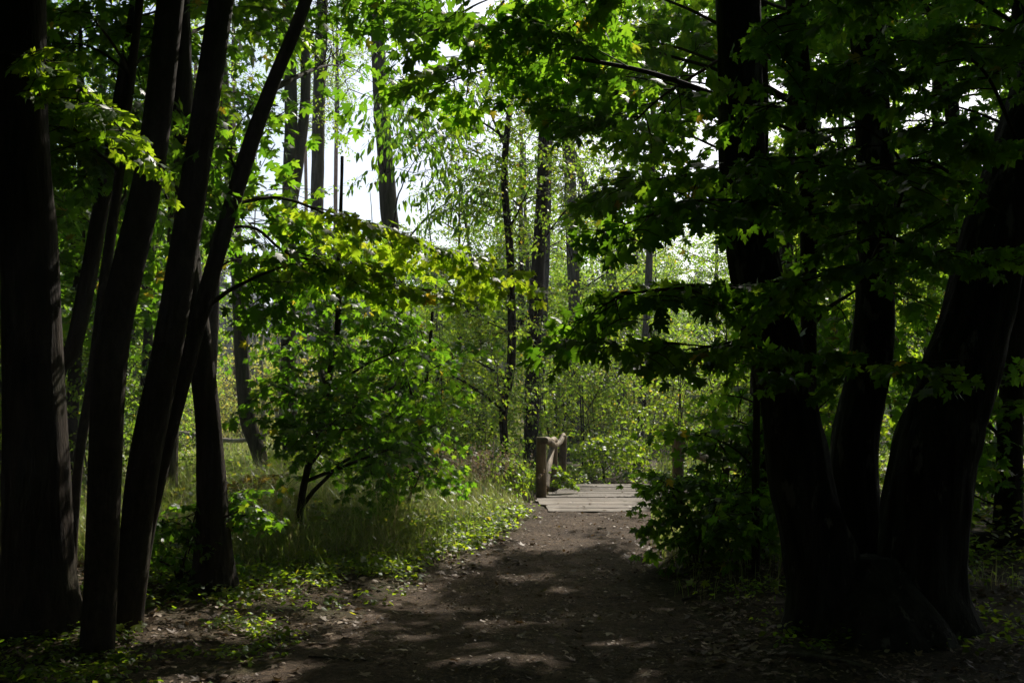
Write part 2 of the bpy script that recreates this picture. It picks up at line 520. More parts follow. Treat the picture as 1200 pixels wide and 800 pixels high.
def add_sprays(leaf, wood, P, fwd, scale, kind, shape, size=1.0, jit=.45, tint=(.0, .8), keep=1.0, twigs=True, droop=0.0):
    k = len(P)
    if not k: return
    R = rot_frames(fwd, rng.normal(0, .3, k))
    pick = rng.integers(0, len(SPRAYS[kind]), k)
    treet = rng.uniform(-.08, .08, k)
    for v, (pos, tt, nn, ss, tw) in enumerate(SPRAYS[kind]):
        sel = np.nonzero(pick == v)[0]
        if not len(sel): continue
        Rs, Ps, sc = R[sel], P[sel], scale[sel]
        m = len(pos)
        W = Ps[:, None] + sc[:, None, None] * np.einsum("kij,mj->kmi", Rs, pos)
        t = np.einsum("kij,mj->kmi", Rs, tt); n = np.einsum("kij,mj->kmi", Rs, nn)
        W = W.reshape(-1, 3); t = t.reshape(-1, 3); n = n.reshape(-1, 3)
        t = t + rng.normal(0, jit * .6, t.shape) - np.array([0, 0, droop]); n = n + rng.normal(0, jit, n.shape)
        s = np.repeat(sc, m) ** .35 * np.tile(ss, len(sel)) * size * rng.uniform(.75, 1.2, len(W))
        tn = np.clip(rng.uniform(tint[0], tint[1], len(W)) + np.repeat(treet[sel], m), 0, .97)
        yel = rng.random(len(W)) < .012
        tn[yel] = 1.0
        ok = rng.random(len(W)) < keep
        put_leaves(leaf, W[ok], t[ok], n[ok], s[ok], shape, tn[ok])
        if twigs and wood is not None:
            for q in range(len(sel)):
                for line in tw:
                    L = Ps[q] + sc[q] * (line @ Rs[q].T)
                    L = L[:: 2] if len(L) > 4 else L
                    wood.tube(L, np.linspace(.0045, .0018, len(L)) * max(1, sc[q]), 3, cap=False)

def fill_targets(centre, half, n, holes=.35, freq=1.1, flat=1.0):
    """points spread through an ellipsoid, with gaps"""
    out = []
    c, h = np.asarray(centre, float), np.asarray(half, float)
    seed = rng.uniform(0, 100, 3)
    while sum(len(a) for a in out) < n:
        q = rng.uniform(-1, 1, (n * 3, 3))
        r = np.linalg.norm(q, axis=1)
        q = q[(r < 1)]
        w = c + q * h
        nz = vnoise(w * freq / np.array([1, 1, .6]) + seed)
        out.append(w[nz > holes])
    return np.concatenate(out)[:n]

def grow(leaf, wood, trunkP, targets, kind="maple", shape=MAPLE_MID, scale=1.0, size=1.0, limb_every=9, limb_r=.03, tint=(0, .8), twigs=True,
         keep=1.0, jit=.45, rise=.45, droop=0.0):
    """limbs from the trunk line to the targets; a spray of leaves at each target"""
    T = np.asarray(targets); n = len(T)
    trunkP = np.asarray(trunkP)
    nl = max(2, n // limb_every)
    ends = [int(rng.integers(n))]
    d = np.linalg.norm(T - T[ends[0]], axis=1)
    for _ in range(nl - 1):
        j = int(np.argmax(d)); ends.append(j)
        d = np.minimum(d, np.linalg.norm(T - T[j], axis=1))
    samples, sdir = [], []
    for j in ends:
        e = T[j]
        hd = np.linalg.norm(trunkP[:, :2] - e[:2], axis=1)
        score = np.abs(trunkP[:, 2] - (e[2] - rise * hd)) + .15 * hd
        a = trunkP[int(np.argmin(score))]
        L = np.linalg.norm(e - a)
        mid = a + (e - a) * .45 + np.array([0, 0, .12 * L]) + rng.normal(0, .06 * L, 3)
        t = np.linspace(0, 1, max(5, int(L / .22)))[:, None]
        P = (1 - t) ** 2 * a + 2 * t * (1 - t) * mid + t * t * e
        P = P + np.cumsum(rng.normal(0, .012, P.shape), axis=0) * np.sin(t * math.pi)
        r0 = min(limb_r, .010 + .011 * L)
        if wood is not None:
            wood.tube(P, np.linspace(r0, .005, len(P)), 5, rough=.1, freq=(20, 5), cap=False)
        D = np.gradient(P, axis=0)
        lo = int(len(P) * .2)
        samples.append(P[lo:]); sdir.append(D[lo:])
    S = np.concatenate(samples); D = nrm(np.concatenate(sdir))
    fw = np.zeros((n, 3))
    used = set(ends)
    for i in range(n):
        dv = T[i] - S
        dd = np.linalg.norm(dv, axis=1) + .35 * np.abs(dv[:, 2])
        j = int(np.argmin(dd))
        a = S[j]
        v = T[i] - a; L = np.linalg.norm(v)
        if i in used or L < .05:
            fw[i] = D[j]; continue
        mid = a + D[j] * L * .35 + v * .25
        t = np.linspace(0, 1, 5)[:, None]
        P = (1 - t) ** 2 * a + 2 * t * (1 - t) * mid + t * t * T[i]
        if wood is not None and twigs is not None:
            wood.tube(P, np.linspace(.004 + .003 * min(L, 2), .003, 5), 3, cap=False)
        fw[i] = P[-1] - P[-2]
    fw = nrm(fw)
    yaw = rng.normal(0, .5, n)
    f2 = np.column_stack([fw[:, 0] * np.cos(yaw) - fw[:, 1] * np.sin(yaw), fw[:, 0] * np.sin(yaw) + fw[:, 1] * np.cos(yaw), fw[:, 2] * .35 + rng.normal(-.08, .2, n)])
    sc = scale * rng.uniform(.75, 1.3, n)
    add_sprays(leaf, wood, T - nrm(f2) * sc[:, None] * .2, f2, sc, kind, shape, size, jit, tint, keep, bool(twigs), droop)

# ------------------------------------------------------------------ trunks
def trunk_line(pix, Y=None, top=None, lean_keep=.5):
    """pixels (x, y, half width) listed from the foot up, all at depth Y (or at the depth where the foot meets the ground); returns points and radii"""
    if Y is None:
        Y = base_at(pix[0][0], pix[0][1])[1]
    P = np.array([at(x, y, Y) for x, y, w in pix]); R = np.array([w * Y / FPX for x, y, w in pix])
    P[0, 2] = gz(P[0, 0], P[0, 1]) - .08
    if P[1, 2] < P[0, 2] + .15: P[1, 2] = P[0, 2] + .3
    if top is not None and top > P[-1, 2]:
        d = (P[-1] - P[-2]); d = d / max(d[2], 1e-6)
        z = P[-1, 2]; q, r = P[-1].copy(), R[-1]
        steps = max(2, int((top - z) / 1.5))
        for i in range(steps):
            h = (top - z) / steps
            d[:2] *= .86
            q = q + d * h
            r = max(.02, r * (1 - .55 / steps))
            P = np.vstack([P, q]); R = np.append(R, r)
    return P, R

def trunk_mesh(geo, P, R, sides=20, seg=.12, flare=.55, flare_h=.45, rough=.10, freq=(9, 2.2), seed=0.0):
    L = np.sum(np.linalg.norm(np.diff(P, axis=0), axis=1))
    n = max(8, int(L / seg))
    C = catmull(np.column_stack([P, R]), n)
    P2, R2 = C[:, :3].copy(), np.maximum(C[:, 3], .004).copy()
    h = P2[:, 2] - P2[0, 2]
    R2 *= 1 + flare * np.exp(-np.maximum(h, 0) / flare_h * 2.2)
    P2[:, :2] += (rng.normal(0, 1, 2) * .5 + np.stack([noise2(h, h * 0 + seed, .8, seed), noise2(h, h * 0 + seed, .8, seed + 5)], 1) * 2)[:, :] * .09 * R2[:, None] * np.minimum(h, 1)[:, None]
    geo.tube(P2, R2, sides, rough, freq, True, seed)
    return P2

def px_ellipsoid(cx, cy, hx, hy, Y, hd=None):
    c = at(cx, cy, Y)
    a, b = hx * Y / FPX, hy * Y / FPX
    return c, np.array([a, hd if hd else min(max(a, .8), 2.2), b])

# ================================================================== THE SETTING
def sinh_axis(lo, hi, n, k, c=0.0):
    u = np.linspace(np.arcsinh((lo - c) / k), np.arcsinh((hi - c) / k), n)
    return c + k * np.sinh(u)
gx = sinh_axis(-260, 260, 340, 1.6)
gy = sinh_axis(-40, 420, 420, 3.0, 8.0)
GX, GY = np.meshgrid(gx, gy)
GZ = ground_z(GX, GY)
inside = np.minimum(GX - path_l(GY), path_r(GY) - GX)
GZ = GZ - .06 * sstep(-.02, .12, inside) * (GY < 43)
nx, ny = len(gx), len(gy)
ii = np.arange(ny - 1)[:, None] * nx + np.arange(nx - 1)[None]
gq = np.stack([ii, ii + 1, ii + nx + 1, ii + nx], -1).reshape(-1, 4)
ground = link("ground", mesh_from("ground", np.stack([GX, GY, GZ], -1), None, gq, None, True, M["ground"]))
tag(ground, kind="structure")

def path_sheet(y0, y1, nv, nu):
    v = np.linspace(y0, y1, nv); u = np.linspace(-1, 1, nu)
    Yv = np.repeat(v[:, None], nu, 1)
    l = path_l(v) + .22 * noise2(v, v * 0, 1.3, 3) + .12 * noise2(v, v * 0, 4.5, 4) - .14
    r = path_r(v) + .22 * noise2(v, v * 0, 1.2, 8) + .12 * noise2(v, v * 0, 4.5, 9) + .14
    Xv = l[:, None] + (r - l)[:, None] * (u[None] * .5 + .5)
    Z = ground_z(Xv, Yv)
    edge = 1 - np.abs(u)[None]
    Z = Z + .008 + .02 * noise2(Xv, Yv, 4.5, 5) + .016 * noise2(Xv, Yv, 14, 6) - .05 * sstep(.10, 0, edge) + .0 * Yv
    i = np.arange(nv - 1)[:, None] * nu + np.arange(nu - 1)[None]
    q = np.stack([i, i + 1, i + nu + 1, i + nu], -1).reshape(-1, 4)
    return mesh_from("path", np.stack([Xv, Yv, Z], -1), None, q, None, True, M["path"])
tag(link("path", path_sheet(-4, 15.0, 420, 70)), kind="structure")
far_path = tag(link("path", path_sheet(20.4, 43, 160, 30)), kind="structure")

# brook under the footbridge
bv = []
for X in np.linspace(-14, 16, 30):
    yc = 18.4 + .12 * (X - 1.5)
    bv += [(X, yc - .75, -.33), (X, yc + .75, -.33)]
bq = [(2 * i, 2 * i + 2, 2 * i + 3, 2 * i + 1) for i in range(29)]
tag(link("brook", mesh_from("brook", bv, None, bq, None, False, M["water"])), kind="structure")

# ================================================================== FOOTBRIDGE
DECK = .30
def plank_geo(g, x0, x1, y0, y1, z, th, rag=.05, tint=.5, warp=.01):
    """one slightly bowed board lying across the bridge"""
    n = 9
    a = rng.uniform(-rag, rag); b = rng.uniform(-rag, rag)
    xs = np.linspace(x0 + a, x1 + b, n)
    wob = rng.normal(0, warp, n).cumsum() * .4
    tilt = rng.normal(0, .006)
    V = []
    for i, x in enumerate(xs):
        zz = z + wob[i] + rng.normal(0, .0015)
        e0, e1 = y0 + rng.normal(0, .004), y1 + rng.normal(0, .004)
        V += [(x, e0, zz - th), (x, e0, zz - .006), (x, e0 + .008, zz), (x, e1 - .008, zz + tilt), (x, e1, zz - .006 + tilt), (x, e1, zz - th)]
    V = np.array(V)
    V[:, 0] += .14 * (V[:, 1] - 18.0) * 0
    Q = []
    for i in range(n - 1):
        for j in range(6):
            k = (j + 1) % 6
            Q.append((i * 6 + j, i * 6 + k, i * 6 + 6 + k, i * 6 + 6 + j))
    Q += [(0, 1, 2, 5), (2, 3, 4, 5), ((n - 1) * 6, (n - 1) * 6 + 5, (n - 1) * 6 + 2, (n - 1) * 6 + 1), ((n - 1) * 6 + 2, (n - 1) * 6 + 5, (n - 1) * 6 + 4, (n - 1) * 6 + 3)]
    g.add(V, None, Q, tint)
def deck_left(y): return .42 + .15 * (y - 16.2)
bridge = thing("footbridge", (1.6, 16.0, DECK), "weathered plank footbridge with crooked log handrails at the end of the path", "footbridge")
g = Geo()
y = 16.15
while y < 20.7:
    w = rng.uniform(.17, .36)
    plank_geo(g, deck_left(y), deck_left(y) + 2.55, y, y + w - .009, DECK + rng.normal(0, .003), .05, .05, rng.uniform(.2, 1), .003)
    y += w
child("deck", g.mesh("footbridge_deck", M["plank"]), bridge)
g = Geo()
for (y0, y1, x0, x1, z) in ((14.55, 14.94, .55, 2.02, .272), (14.952, 15.52, .50, 2.3, .284), (15.532, 16.14, .40, 2.6, .293)):
    plank_geo(g, x0, x1, y0, y1, z, .06, .03, rng.uniform(.6, 1), .004)
child("approach_boards", g.mesh("footbridge_boards", M["plank"]), bridge)
for dx in (.25, 1.2, 2.2):                                        # bearers under the boards
    g = Geo()
    g.tube(np.array([(deck_left(y_) + dx, y_, DECK - .15) for y_ in np.linspace(15.9, 20.9, 12)]), np.full(12, .09), 8, .06)
    child("bearer", g.mesh("bearer", M["post"]), bridge)
def post(x, y, top, r, lean=(0, 0), bottom=-.45):
    g = Geo()
    n = 24
    z = np.linspace(bottom, top, n)
    P = np.column_stack([x + lean[0] * (z - DECK), y + lean[1] * (z - DECK), z])
    R = np.full(n, r) * np.linspace(1.06, .96, n)
    P = np.vstack([P, P[-1] + [0, 0, .012]]); R = np.append(R, r * .8)
    g.tube(P, R, 16, .05, (14, 3), seed=x)
    return child("post", g.mesh("bridge_post", M["post"], True), bridge)
def rail(pts, rad, mat="rail", name="handrail"):
    g = Geo()
    C = catmull(np.array(pts), 26)
    R = np.interp(np.linspace(0, 1, 26), np.linspace(0, 1, len(rad)), rad)
    g.tube(C, R, 12, .13, (10, 4), seed=pts[0][0])
    return child(name, g.mesh("bridge_" + name, M[mat], True), bridge)
p1, p2, p3 = (.50, 17.15), (.79, 19.0), (1.05, 20.8)
post(*p1, 1.315, .092); post(*p2, 1.19, .08); post(*p3, 1.31, .08, (.02, 0))
rail([(.56, 17.02, 1.265), (.62, 17.5, 1.262), (.72, 18.3, 1.20), (.79, 18.85, 1.165)], [.06, .066, .062, .055])
rail([(.73, 18.5, 1.225), (.80, 18.98, 1.255), (.84, 19.35, 1.225)], [.055, .062, .055])
rail([(.80, 18.9, 1.14), (.93, 20.0, 1.17), (1.03, 20.6, 1.24), (1.09, 21.05, 1.33)], [.055, .06, .062, .045])
rail([(.60, 17.45, .40), (.66, 18.0, .78), (.77, 18.85, 1.13)], [.055, .06, .05], "rail", "brace")
q1, q2 = (2.86, 17.1), (3.36, 20.4)
post(*q1, 1.30, .09, (.0, 0)); post(*q2, 1.28, .075)
rail([(2.90, 17.0, 1.18), (3.06, 18.2, 1.21), (3.34, 20.4, 1.2)], [.075, .08, .07])
rail([(2.92, 17.02, 1.13), (3.2, 16.4, .98), (3.75, 15.3, .78)], [.06, .065, .055])

# ================================================================== SHARED OVERHEAD CROWNS
CROWN_DATA = {}
def overhead(name, half, n, scale, size, kind="maple", shape=MAPLE_LO, mat="maple", limb_every=10):
    global CARVE
    CARVE = False
    leaf, wood = Geo(), Geo()
    line = np.column_stack([np.zeros(12), np.zeros(12), np.linspace(-half[2], half[2] * .8, 12)])
    T = fill_targets((0, 0, 0), half, n, .38, .9)
    wood.tube(line, np.linspace(.11, .02, 12), 8)
    grow(leaf, wood, line, T, kind, shape, scale, size, limb_every, .07, twigs=None)
    CARVE = True
    lm = leaf.mesh(name + "_leaves", M[mat])
    CROWN_DATA[lm.name] = (np.concatenate(leaf.V), np.concatenate(leaf.T), np.concatenate(leaf.tt), len(shape[0]), len(shape[1]), M[mat])
    return lm, wood.mesh(name + "_wood", M["bark_smooth"])
OVER = [overhead("crown_a", (3.6, 3.6, 2.8), 330, 1.25, 1.35), overhead("crown_b", (3.2, 3.8, 3.2), 330, 1.25, 1.35),
        overhead("crown_c", (2.4, 2.4, 3.6), 260, 1.1, 1.2)]
AIRY = overhead("crown_d", (2.3, 2.3, 3.6), 190, 1.1, 1.25, "ovate", DIAMOND, "birch")

def set_crown(root, P, which, z, sc=1.0, rz=None, off=(0, 0)):
    """hang a shared crown on a trunk at height z"""
    me_l, me_w = which
    rz = rng.uniform(0, 6.28) if rz is None else rz
    k = np.argmin(np.abs(P[:, 2] - z))
    loc = Vector((float(P[k, 0] + off[0]), float(P[k, 1] + off[1]), z)) - root.location
    V, T, tt, kv, kt, mt_ = CROWN_DATA[me_l.name]
    W = V.reshape(-1, kv, 3).mean(1) * sc
    c_, s_ = math.cos(rz), math.sin(rz)
    W = np.column_stack([W[:, 0] * c_ - W[:, 1] * s_, W[:, 0] * s_ + W[:, 1] * c_, W[:, 2]]) + np.array(loc + root.location)
    gap = in_gap(W)
    if gap.any():                                            # openings cut into this crown to let sun onto the patches
        me_l = mesh_from("crown_leaves", V, T.reshape(-1, kt, 3)[~gap].reshape(-1, 3), None, tt.reshape(-1, kt)[~gap].ravel(), False, mt_)
    for nm, me in (("crown", me_l), ("branchwork", me_w)):
        o = link(nm, me, root); o.location = loc; o.rotation_euler = (0, 0, rz); o.scale = (sc, sc, sc)

def tree(name, label, cat, pix, Y=None, top=None, bark="bark", sides=14, seg=.15, rough=.08, flare=.4, crowns=(), over=None, group=None, seed=0.0, smooth=True, freq=(9, 2.2)):
    P, R = trunk_line(pix, Y, top)
    root = thing(name, Vector(P[0].tolist()) + Vector((0, 0, .08)), label, cat, group)
    g = Geo()
    line = trunk_mesh(g, P, R, sides, seg, flare, .45, rough, freq, seed)
    child("trunk", g.mesh(name + "_trunk", M[bark], smooth), root)
    leaf, wood = Geo(), Geo()
    for cdef in crowns:
        c = dict(n=60, kind="maple", shape=MAPLE_MID, mat="maple", scale=1.0, size=1.0, holes=.35, tint=(0, .8), hd=None, rise=.45, limb_every=9, limb_r=.03, droop=0, freq=1.1)
        c.update(cdef)
        cc, hh = px_ellipsoid(*c["box"], hd=c["hd"])
        T = fill_targets(cc, hh, c["n"], c["holes"], c["freq"])
        T = T[T[:, 2] > ground_z(T[:, 0], T[:, 1]) + .2]
        grow(leaf, wood, line, T, c["kind"], c["shape"], c["scale"], c["size"], c["limb_every"], c["limb_r"], c["tint"], True, rise=c["rise"], droop=c["droop"])
        cm = c["mat"]
    if leaf.n:
        child("crown", leaf.mesh(name + "_crown", M[cm]), root)
        child("branchwork", wood.mesh(name + "_branches", M["bark_smooth"]), root)
    for o in (over or ()):
        set_crown(root, line, *o)
    return root, line

# ================================================================== FOREGROUND TREES, LEFT
tree("maple_tree", "thickest dark trunk standing at the left edge of the photo", "tree", [(48, 738, 43), (45, 640, 39), (37, 400, 33), (26, 0, 27)], top=13, sides=56, seg=.04,
     rough=.055, over=[(OVER[0], 9.6, 1.1)], seed=1, freq=(26, 1.6))
tree("maple_tree", "slim smooth trunk nearest the camera, leaning right beside the thickest trunk", "tree", [(113, 762, 18.5), (122, 600, 18.5), (133, 400, 18.5), (175, 200, 16.5), (200, 0, 15)],
     top=12, bark="bark_smooth", sides=32, seg=.05, rough=.03, flare=.12, over=[(OVER[1], 9.2, 1.0)], seed=2)
twin, twin_line = tree("maple_tree", "slim lit-edged trunk leaning right, just right of the nearest slim trunk", "tree", [(148, 738, 16), (168, 560, 18), (199, 400, 17), (231, 200, 15.5), (259, 0, 14)],
     top=12, bark="bark_smooth", sides=32, seg=.05, rough=.03, flare=.1, over=[(OVER[0], 9.5, .95)], seed=3)
leaning, _ = tree("maple_tree", "thin curving stem that leans furthest right out of the left trunk group", "tree",
     [(158, 712, 8), (176, 600, 9.5), (226, 400, 9.5), (283, 200, 9.5), (318, 100, 8), (358, 0, 7)], 7.75, top=10, bark="bark_smooth", sides=20, seg=.06, rough=.03, flare=.1,
     crowns=[dict(box=(295, 215, 50, 90, 8.6), n=22, size=.9, hd=1.2), dict(box=(320, 320, 70, 40, 8.6), n=9, size=.9, hd=.7),
             dict(box=(410, 5, 120, 45, 8.6), n=20, size=.9, hd=1.4)], over=[(OVER[2], 9.2, 1.0, None, (-1.6, -1.8))], seed=4)
tree("maple_tree", "dark rough trunk with a broad flared foot behind the slim pair", "tree", [(250, 692, 27), (247, 600, 18), (236, 440, 14.5), (218, 250, 12), (211, 0, 11)], top=13, sides=40, seg=.06,
     rough=.12, flare=.35, over=[(OVER[1], 10, 1.1)], seed=5, freq=(12, 1.6))
tree("maple_tree", "thin trunk rising slanted between the thickest trunk and the slim ones", "tree", [(82, 600, 5.5), (92, 540, 5.5), (107, 449, 6), (122, 330, 6), (140, 200, 5.5)], 9.4, top=9,
     bark="bark_smooth", sides=14, crowns=[dict(box=(110, 110, 85, 120, 9.6), n=46, hd=1.3)], seed=6)
tree("maple_tree", "slanted limb-like trunk coming out from behind the thickest trunk", "tree", [(30, 620, 11), (62, 450, 10), (88, 400, 9.5), (124, 210, 9), (146, 90, 8), (160, 0, 7)], 10.4, top=11,
     bark="bark", sides=16, crowns=[dict(box=(90, 300, 60, 120, 11), n=34, hd=1.2), dict(box=(190, 120, 60, 140, 11), n=34, hd=1.2)], over=[(OVER[2], 9.5, 1.1)], seed=7)
tree("maple_tree", "grey rough trunk half hidden behind the leaning slim pair", "tree", [(195, 602, 12), (198, 500, 11), (203, 400, 10), (207, 200, 9), (209, 0, 8)], 13.0, top=11,
     bark="bark_grey", crowns=[dict(box=(215, 220, 50, 90, 12.6), n=24, hd=1.2)], over=[(OVER[0], 11.5, 1.0, None, (1.0, 2.5))], seed=8)

# ================================================================== FOREGROUND TREES, RIGHT: the three-stemmed tree
big_b = base_at(1032, 742)
P0 = np.array([big_b[0], big_b[1], gz(*big_b)])
big = thing("birch_tree", P0.tolist(), "huge old three-stemmed tree forking from one foot on the right", "tree")
stems = {
    "a": ([(975, 742, 48), (962, 660, 41), (940, 560, 38), (924, 460, 34), (893, 340, 30), (871, 200, 27), (865, 0, 25), (860, -200, 22)], 7.15),
    "b": ([(1010, 735, 40), (1008, 650, 29), (1003, 520, 26), (1022, 400, 23), (1026, 200, 20), (1014, 0, 19), (1008, -200, 17)], 7.75),
    "c": ([(1082, 746, 54), (1074, 660, 46), (1086, 540, 45), (1135, 400, 41), (1160, 300, 38), (1192, 190, 34), (1242, 0, 30), (1280, -200, 26)], 7.2)}
big_lines = {}
for k, (pix, Y) in stems.items():
    P, R = trunk_line(pix, Y, 12)
    g = Geo()
    big_lines[k] = trunk_mesh(g, P, R, 56, .04, .32, .5, .15, (13, 1.7), ord(k))
    child("stem", g.mesh("birch_stem", M["bark_birch"], True), big)
g = Geo()                                                       # root collar joining the stems
zc = np.linspace(P0[2] - .15, P0[2] + .52, 16)
g.tube(np.column_stack([np.full(16, P0[0] + .01), np.full(16, P0[1] + .12), zc]), np.interp(np.linspace(0, 1, 16), [0, .2, .55, 1], [.80, .56, .40, .16]), 56, .22, (5, 1.5), seed=9)
child("root_collar", g.mesh("birch_collar", M["bark_birch"], True), big)
for k, z, sc, o, off in (("a", 9.6, 1.0, 0, (-.4, -2.4)), ("b", 10.6, 1.0, 1, (1.0, -.6)), ("c", 9.8, 1.2, 0, (.8, .2))):
    set_crown(big, big_lines[k], OVER[o], z, sc, off=off)
# boughs of that tree which hang into view: leaves close to the camera, seen from their shaded side
def bough(root, pix, r0, n_side, spread, kind="maple", shape=MAPLE_HI, mat="maple", scale=.8, size=1.0, tint=(0, .7), droop=0.0, jit=.4, start=.25):
    """one limb along pixels (x, y, depth) with side sprays"""
    P = catmull(np.array([at(*p) for p in pix]), 28)
    leaf, wood = Geo(), Geo()
    wood.tube(P, np.linspace(r0, .004, 28), 7, .08, (20, 4), cap=False)
    D = nrm(np.gradient(P, axis=0))
    tg, fw = [], []
    for i in range(n_side):
        u = start + (1 - start) * (i + rng.uniform(0, .8)) / n_side
        k = min(27, int(u * 27))
        side = nrm(np.cross(D[k], [0, 0, 1])) * (1 if i % 2 else -1)
        L = spread * rng.uniform(.35, 1.0) * (1.15 - u * .6)
        d = nrm(D[k] * .55 + side * rng.uniform(.6, 1.0) + np.array([0, 0, rng.normal(-.05, .12)]))
        e = P[k] + d * L
        t = np.linspace(0, 1, 5)[:, None]
        c = P[k] + d * L * .5 + np.array([0, 0, .06 * L])
        Q = (1 - t) ** 2 * P[k] + 2 * t * (1 - t) * c + t * t * e
        wood.tube(Q, np.linspace(.006, .003, 5), 4, cap=False)
        tg.append(e - d * .2); fw.append(d)
        if L > .5:
            tg.append(P[k] + d * L * .4); fw.append(nrm(d + side * rng.normal(0, .5)))
    tg.append(P[-1]); fw.append(D[-1])
    tg, fw = np.array(tg), np.array(fw)
    add_sprays(leaf, wood, tg, fw, scale * rng.uniform(.75, 1.25, len(tg)), kind, shape, size, jit, tint, 1.0, True, droop)
    b = child("bough", wood.mesh("bough", M["bark_smooth"]), root)
    l = link("leaves", leaf.mesh("bough_leaves", M[mat]), b)
    return b
for pix, r0, ns, sp, kw in (
    ([(1150, 330, 6.6), (1010, 262, 6.1), (910, 240, 5.8), (820, 235, 5.6), (745, 258, 5.5)], .018, 15, .5, {}),
    ([(900, 400, 6.9), (850, 340, 6.2), (790, 338, 5.8), (735, 345, 5.6), (700, 362, 5.5)], .014, 14, .42, {}),
    ([(925, 460, 6.9), (870, 412, 6.2), (820, 405, 5.9), (775, 402, 5.8)], .011, 9, .38, {}),
    ([(1010, 330, 7.5), (1060, 210, 6.4), (1000, 140, 5.9), (920, 110, 5.7)], .016, 14, .55, {}),
    ([(1170, 250, 6.8), (1090, 190, 6.2), (1010, 200, 5.7), (930, 185, 5.5), (850, 195, 5.4)], .014, 14, .5, {}),
    ([(1190, 160, 6.9), (1150, 80, 6.2), (1080, 50, 5.8), (1010, 70, 5.6)], .014, 15, .5, {}),
    ([(1195, 30, 6.9), (1100, -20, 6.2), (1000, -10, 5.9), (900, 25, 5.7), (900, 40, 5.6)], .014, 11, .6, {}),
    ([(1180, 330, 6.9), (1110, 300, 6.2), (1030, 305, 5.8), (940, 330, 5.6)], .012, 12, .5, {}),
    ([(1140, 420, 6.9), (1070, 425, 6.5), (1000, 425, 6.2), (940, 420, 6.1)], .008, 5, .3, dict(scale=.5)),
):
    bough(big, pix, r0, ns, sp, **{**dict(scale=.6, size=.88, droop=.3, jit=.6), **kw})
for pix, r0, ns, sp, kw in (                                          # higher boughs reaching left over the path
    ([(862, 120, 7.2), (760, 85, 7.4), (640, 60, 7.8), (540, 25, 8.2), (460, -10, 8.6)], .022, 17, .75, dict(scale=.75)),
    ([(860, 60, 7.2), (780, 110, 7.8), (730, 150, 8.2), (690, 145, 8.6)], .014, 13, .6, dict(scale=.75)),
    ([(866, -60, 7.2), (740, -10, 7.6), (620, 60, 8.2), (530, 95, 8.6), (500, 100, 8.8)], .018, 17, .65, dict(scale=.75, tint=(.2, .9))),
    ([(868, 200, 7.2), (810, 205, 7.6), (770, 210, 8.2), (730, 225, 8.6)], .011, 10, .5, dict(scale=.7)),
    ([(862, -160, 7.2), (760, -80, 7.0), (640, -30, 7.0), (560, 5, 7.0)], .018, 14, .7, dict(scale=.75)),
):
    bough(big, pix, r0, ns, sp, **kw)

tree("maple_tree", "slender dark trunk just right of the left stem of the three-stemmed tree", "tree", [(946, 640, 9), (947, 500, 9), (948, 375, 9), (948, 200, 10.5), (934, 30, 11)], 9.6, top=11, bark="bark", sides=18,
     crowns=[dict(box=(990, 300, 80, 180, 10.5), n=60, hd=1.3), dict(box=(900, 480, 70, 70, 10.5), n=22, hd=1.0), dict(box=(720, 40, 130, 70, 11), n=60, hd=1.5, limb_r=.022), dict(box=(780, 170, 50, 60, 10.5), n=16, hd=1.2)], over=[(OVER[1], 10.0, 1.0, None, (1.4, -1.8))], seed=11)
tree("young_maple", "thinner of two straight poles left of the three-stemmed tree", "tree", [(886, 672, 5), (886, 560, 4.5), (887, 400, 4), (880, 200, 4)], top=10, bark="bark_smooth", sides=12, flare=.15,
     over=[(OVER[2], 11.5, .7, None, (.9, -1.5))], seed=12)
tree("young_maple", "thicker of two straight poles left of the three-stemmed tree", "tree", [(897, 655, 6), (896, 560, 5.5), (897, 400, 5), (896, 200, 5)], top=9, bark="bark_smooth", sides=12, flare=.3,
     over=[(OVER[2], 11.5, .75, None, (1.2, -1.2))], seed=13)
tree("maple_tree", "dark trunk at the right edge behind the rightmost leaning stem", "tree", [(1180, 660, 16), (1186, 500, 14), (1192, 300, 13), (1196, 100, 12)], 11.0, top=12, bark="bark", sides=18,
     crowns=[dict(box=(1130, 470, 80, 130, 11.6), n=66, hd=1.4), dict(box=(1120, 160, 90, 150, 11.6), n=70, hd=1.4)], over=[(OVER[1], 10, 1.1, None, (1.6, -1.0))], seed=14)
for i, (x, y, z, sc, o) in enumerate(((6.8, 9.5, 9.4, 1.1, 0), (8.2, 13.0, 10, 1.15, 1), (7.4, 16.5, 9.8, 1.05, 0), (5.3, 18.8, 11.0, .9, 1),
                                      (-6.5, 9.0, 9.6, 1.1, 0), (-7.5, 12.5, 10, 1.1, 1), (-5.5, 4.5, 9.0, 1.1, 1))):  # maples added so their crowns shade the foreground and dapple the path
    P = np.array([(x, y, gz(x, y) - .1), (x + rng.normal(0, .1), y, 4), (x + rng.normal(0, .3), y, z + 1)])
    t_ = thing("maple_tree", (x, y, gz(x, y)), "tall maple added among the trees beside the path to shade the foreground", "tree", "shade maples added beside the path")
    g = Geo(); trunk_mesh(g, P, np.array([.16, .13, .08]), 14, .2, .4, .45, .1)
    child("trunk", g.mesh("maple_trunk", M["bark"], True), t_)
    set_crown(t_, P, OVER[o], z, sc)
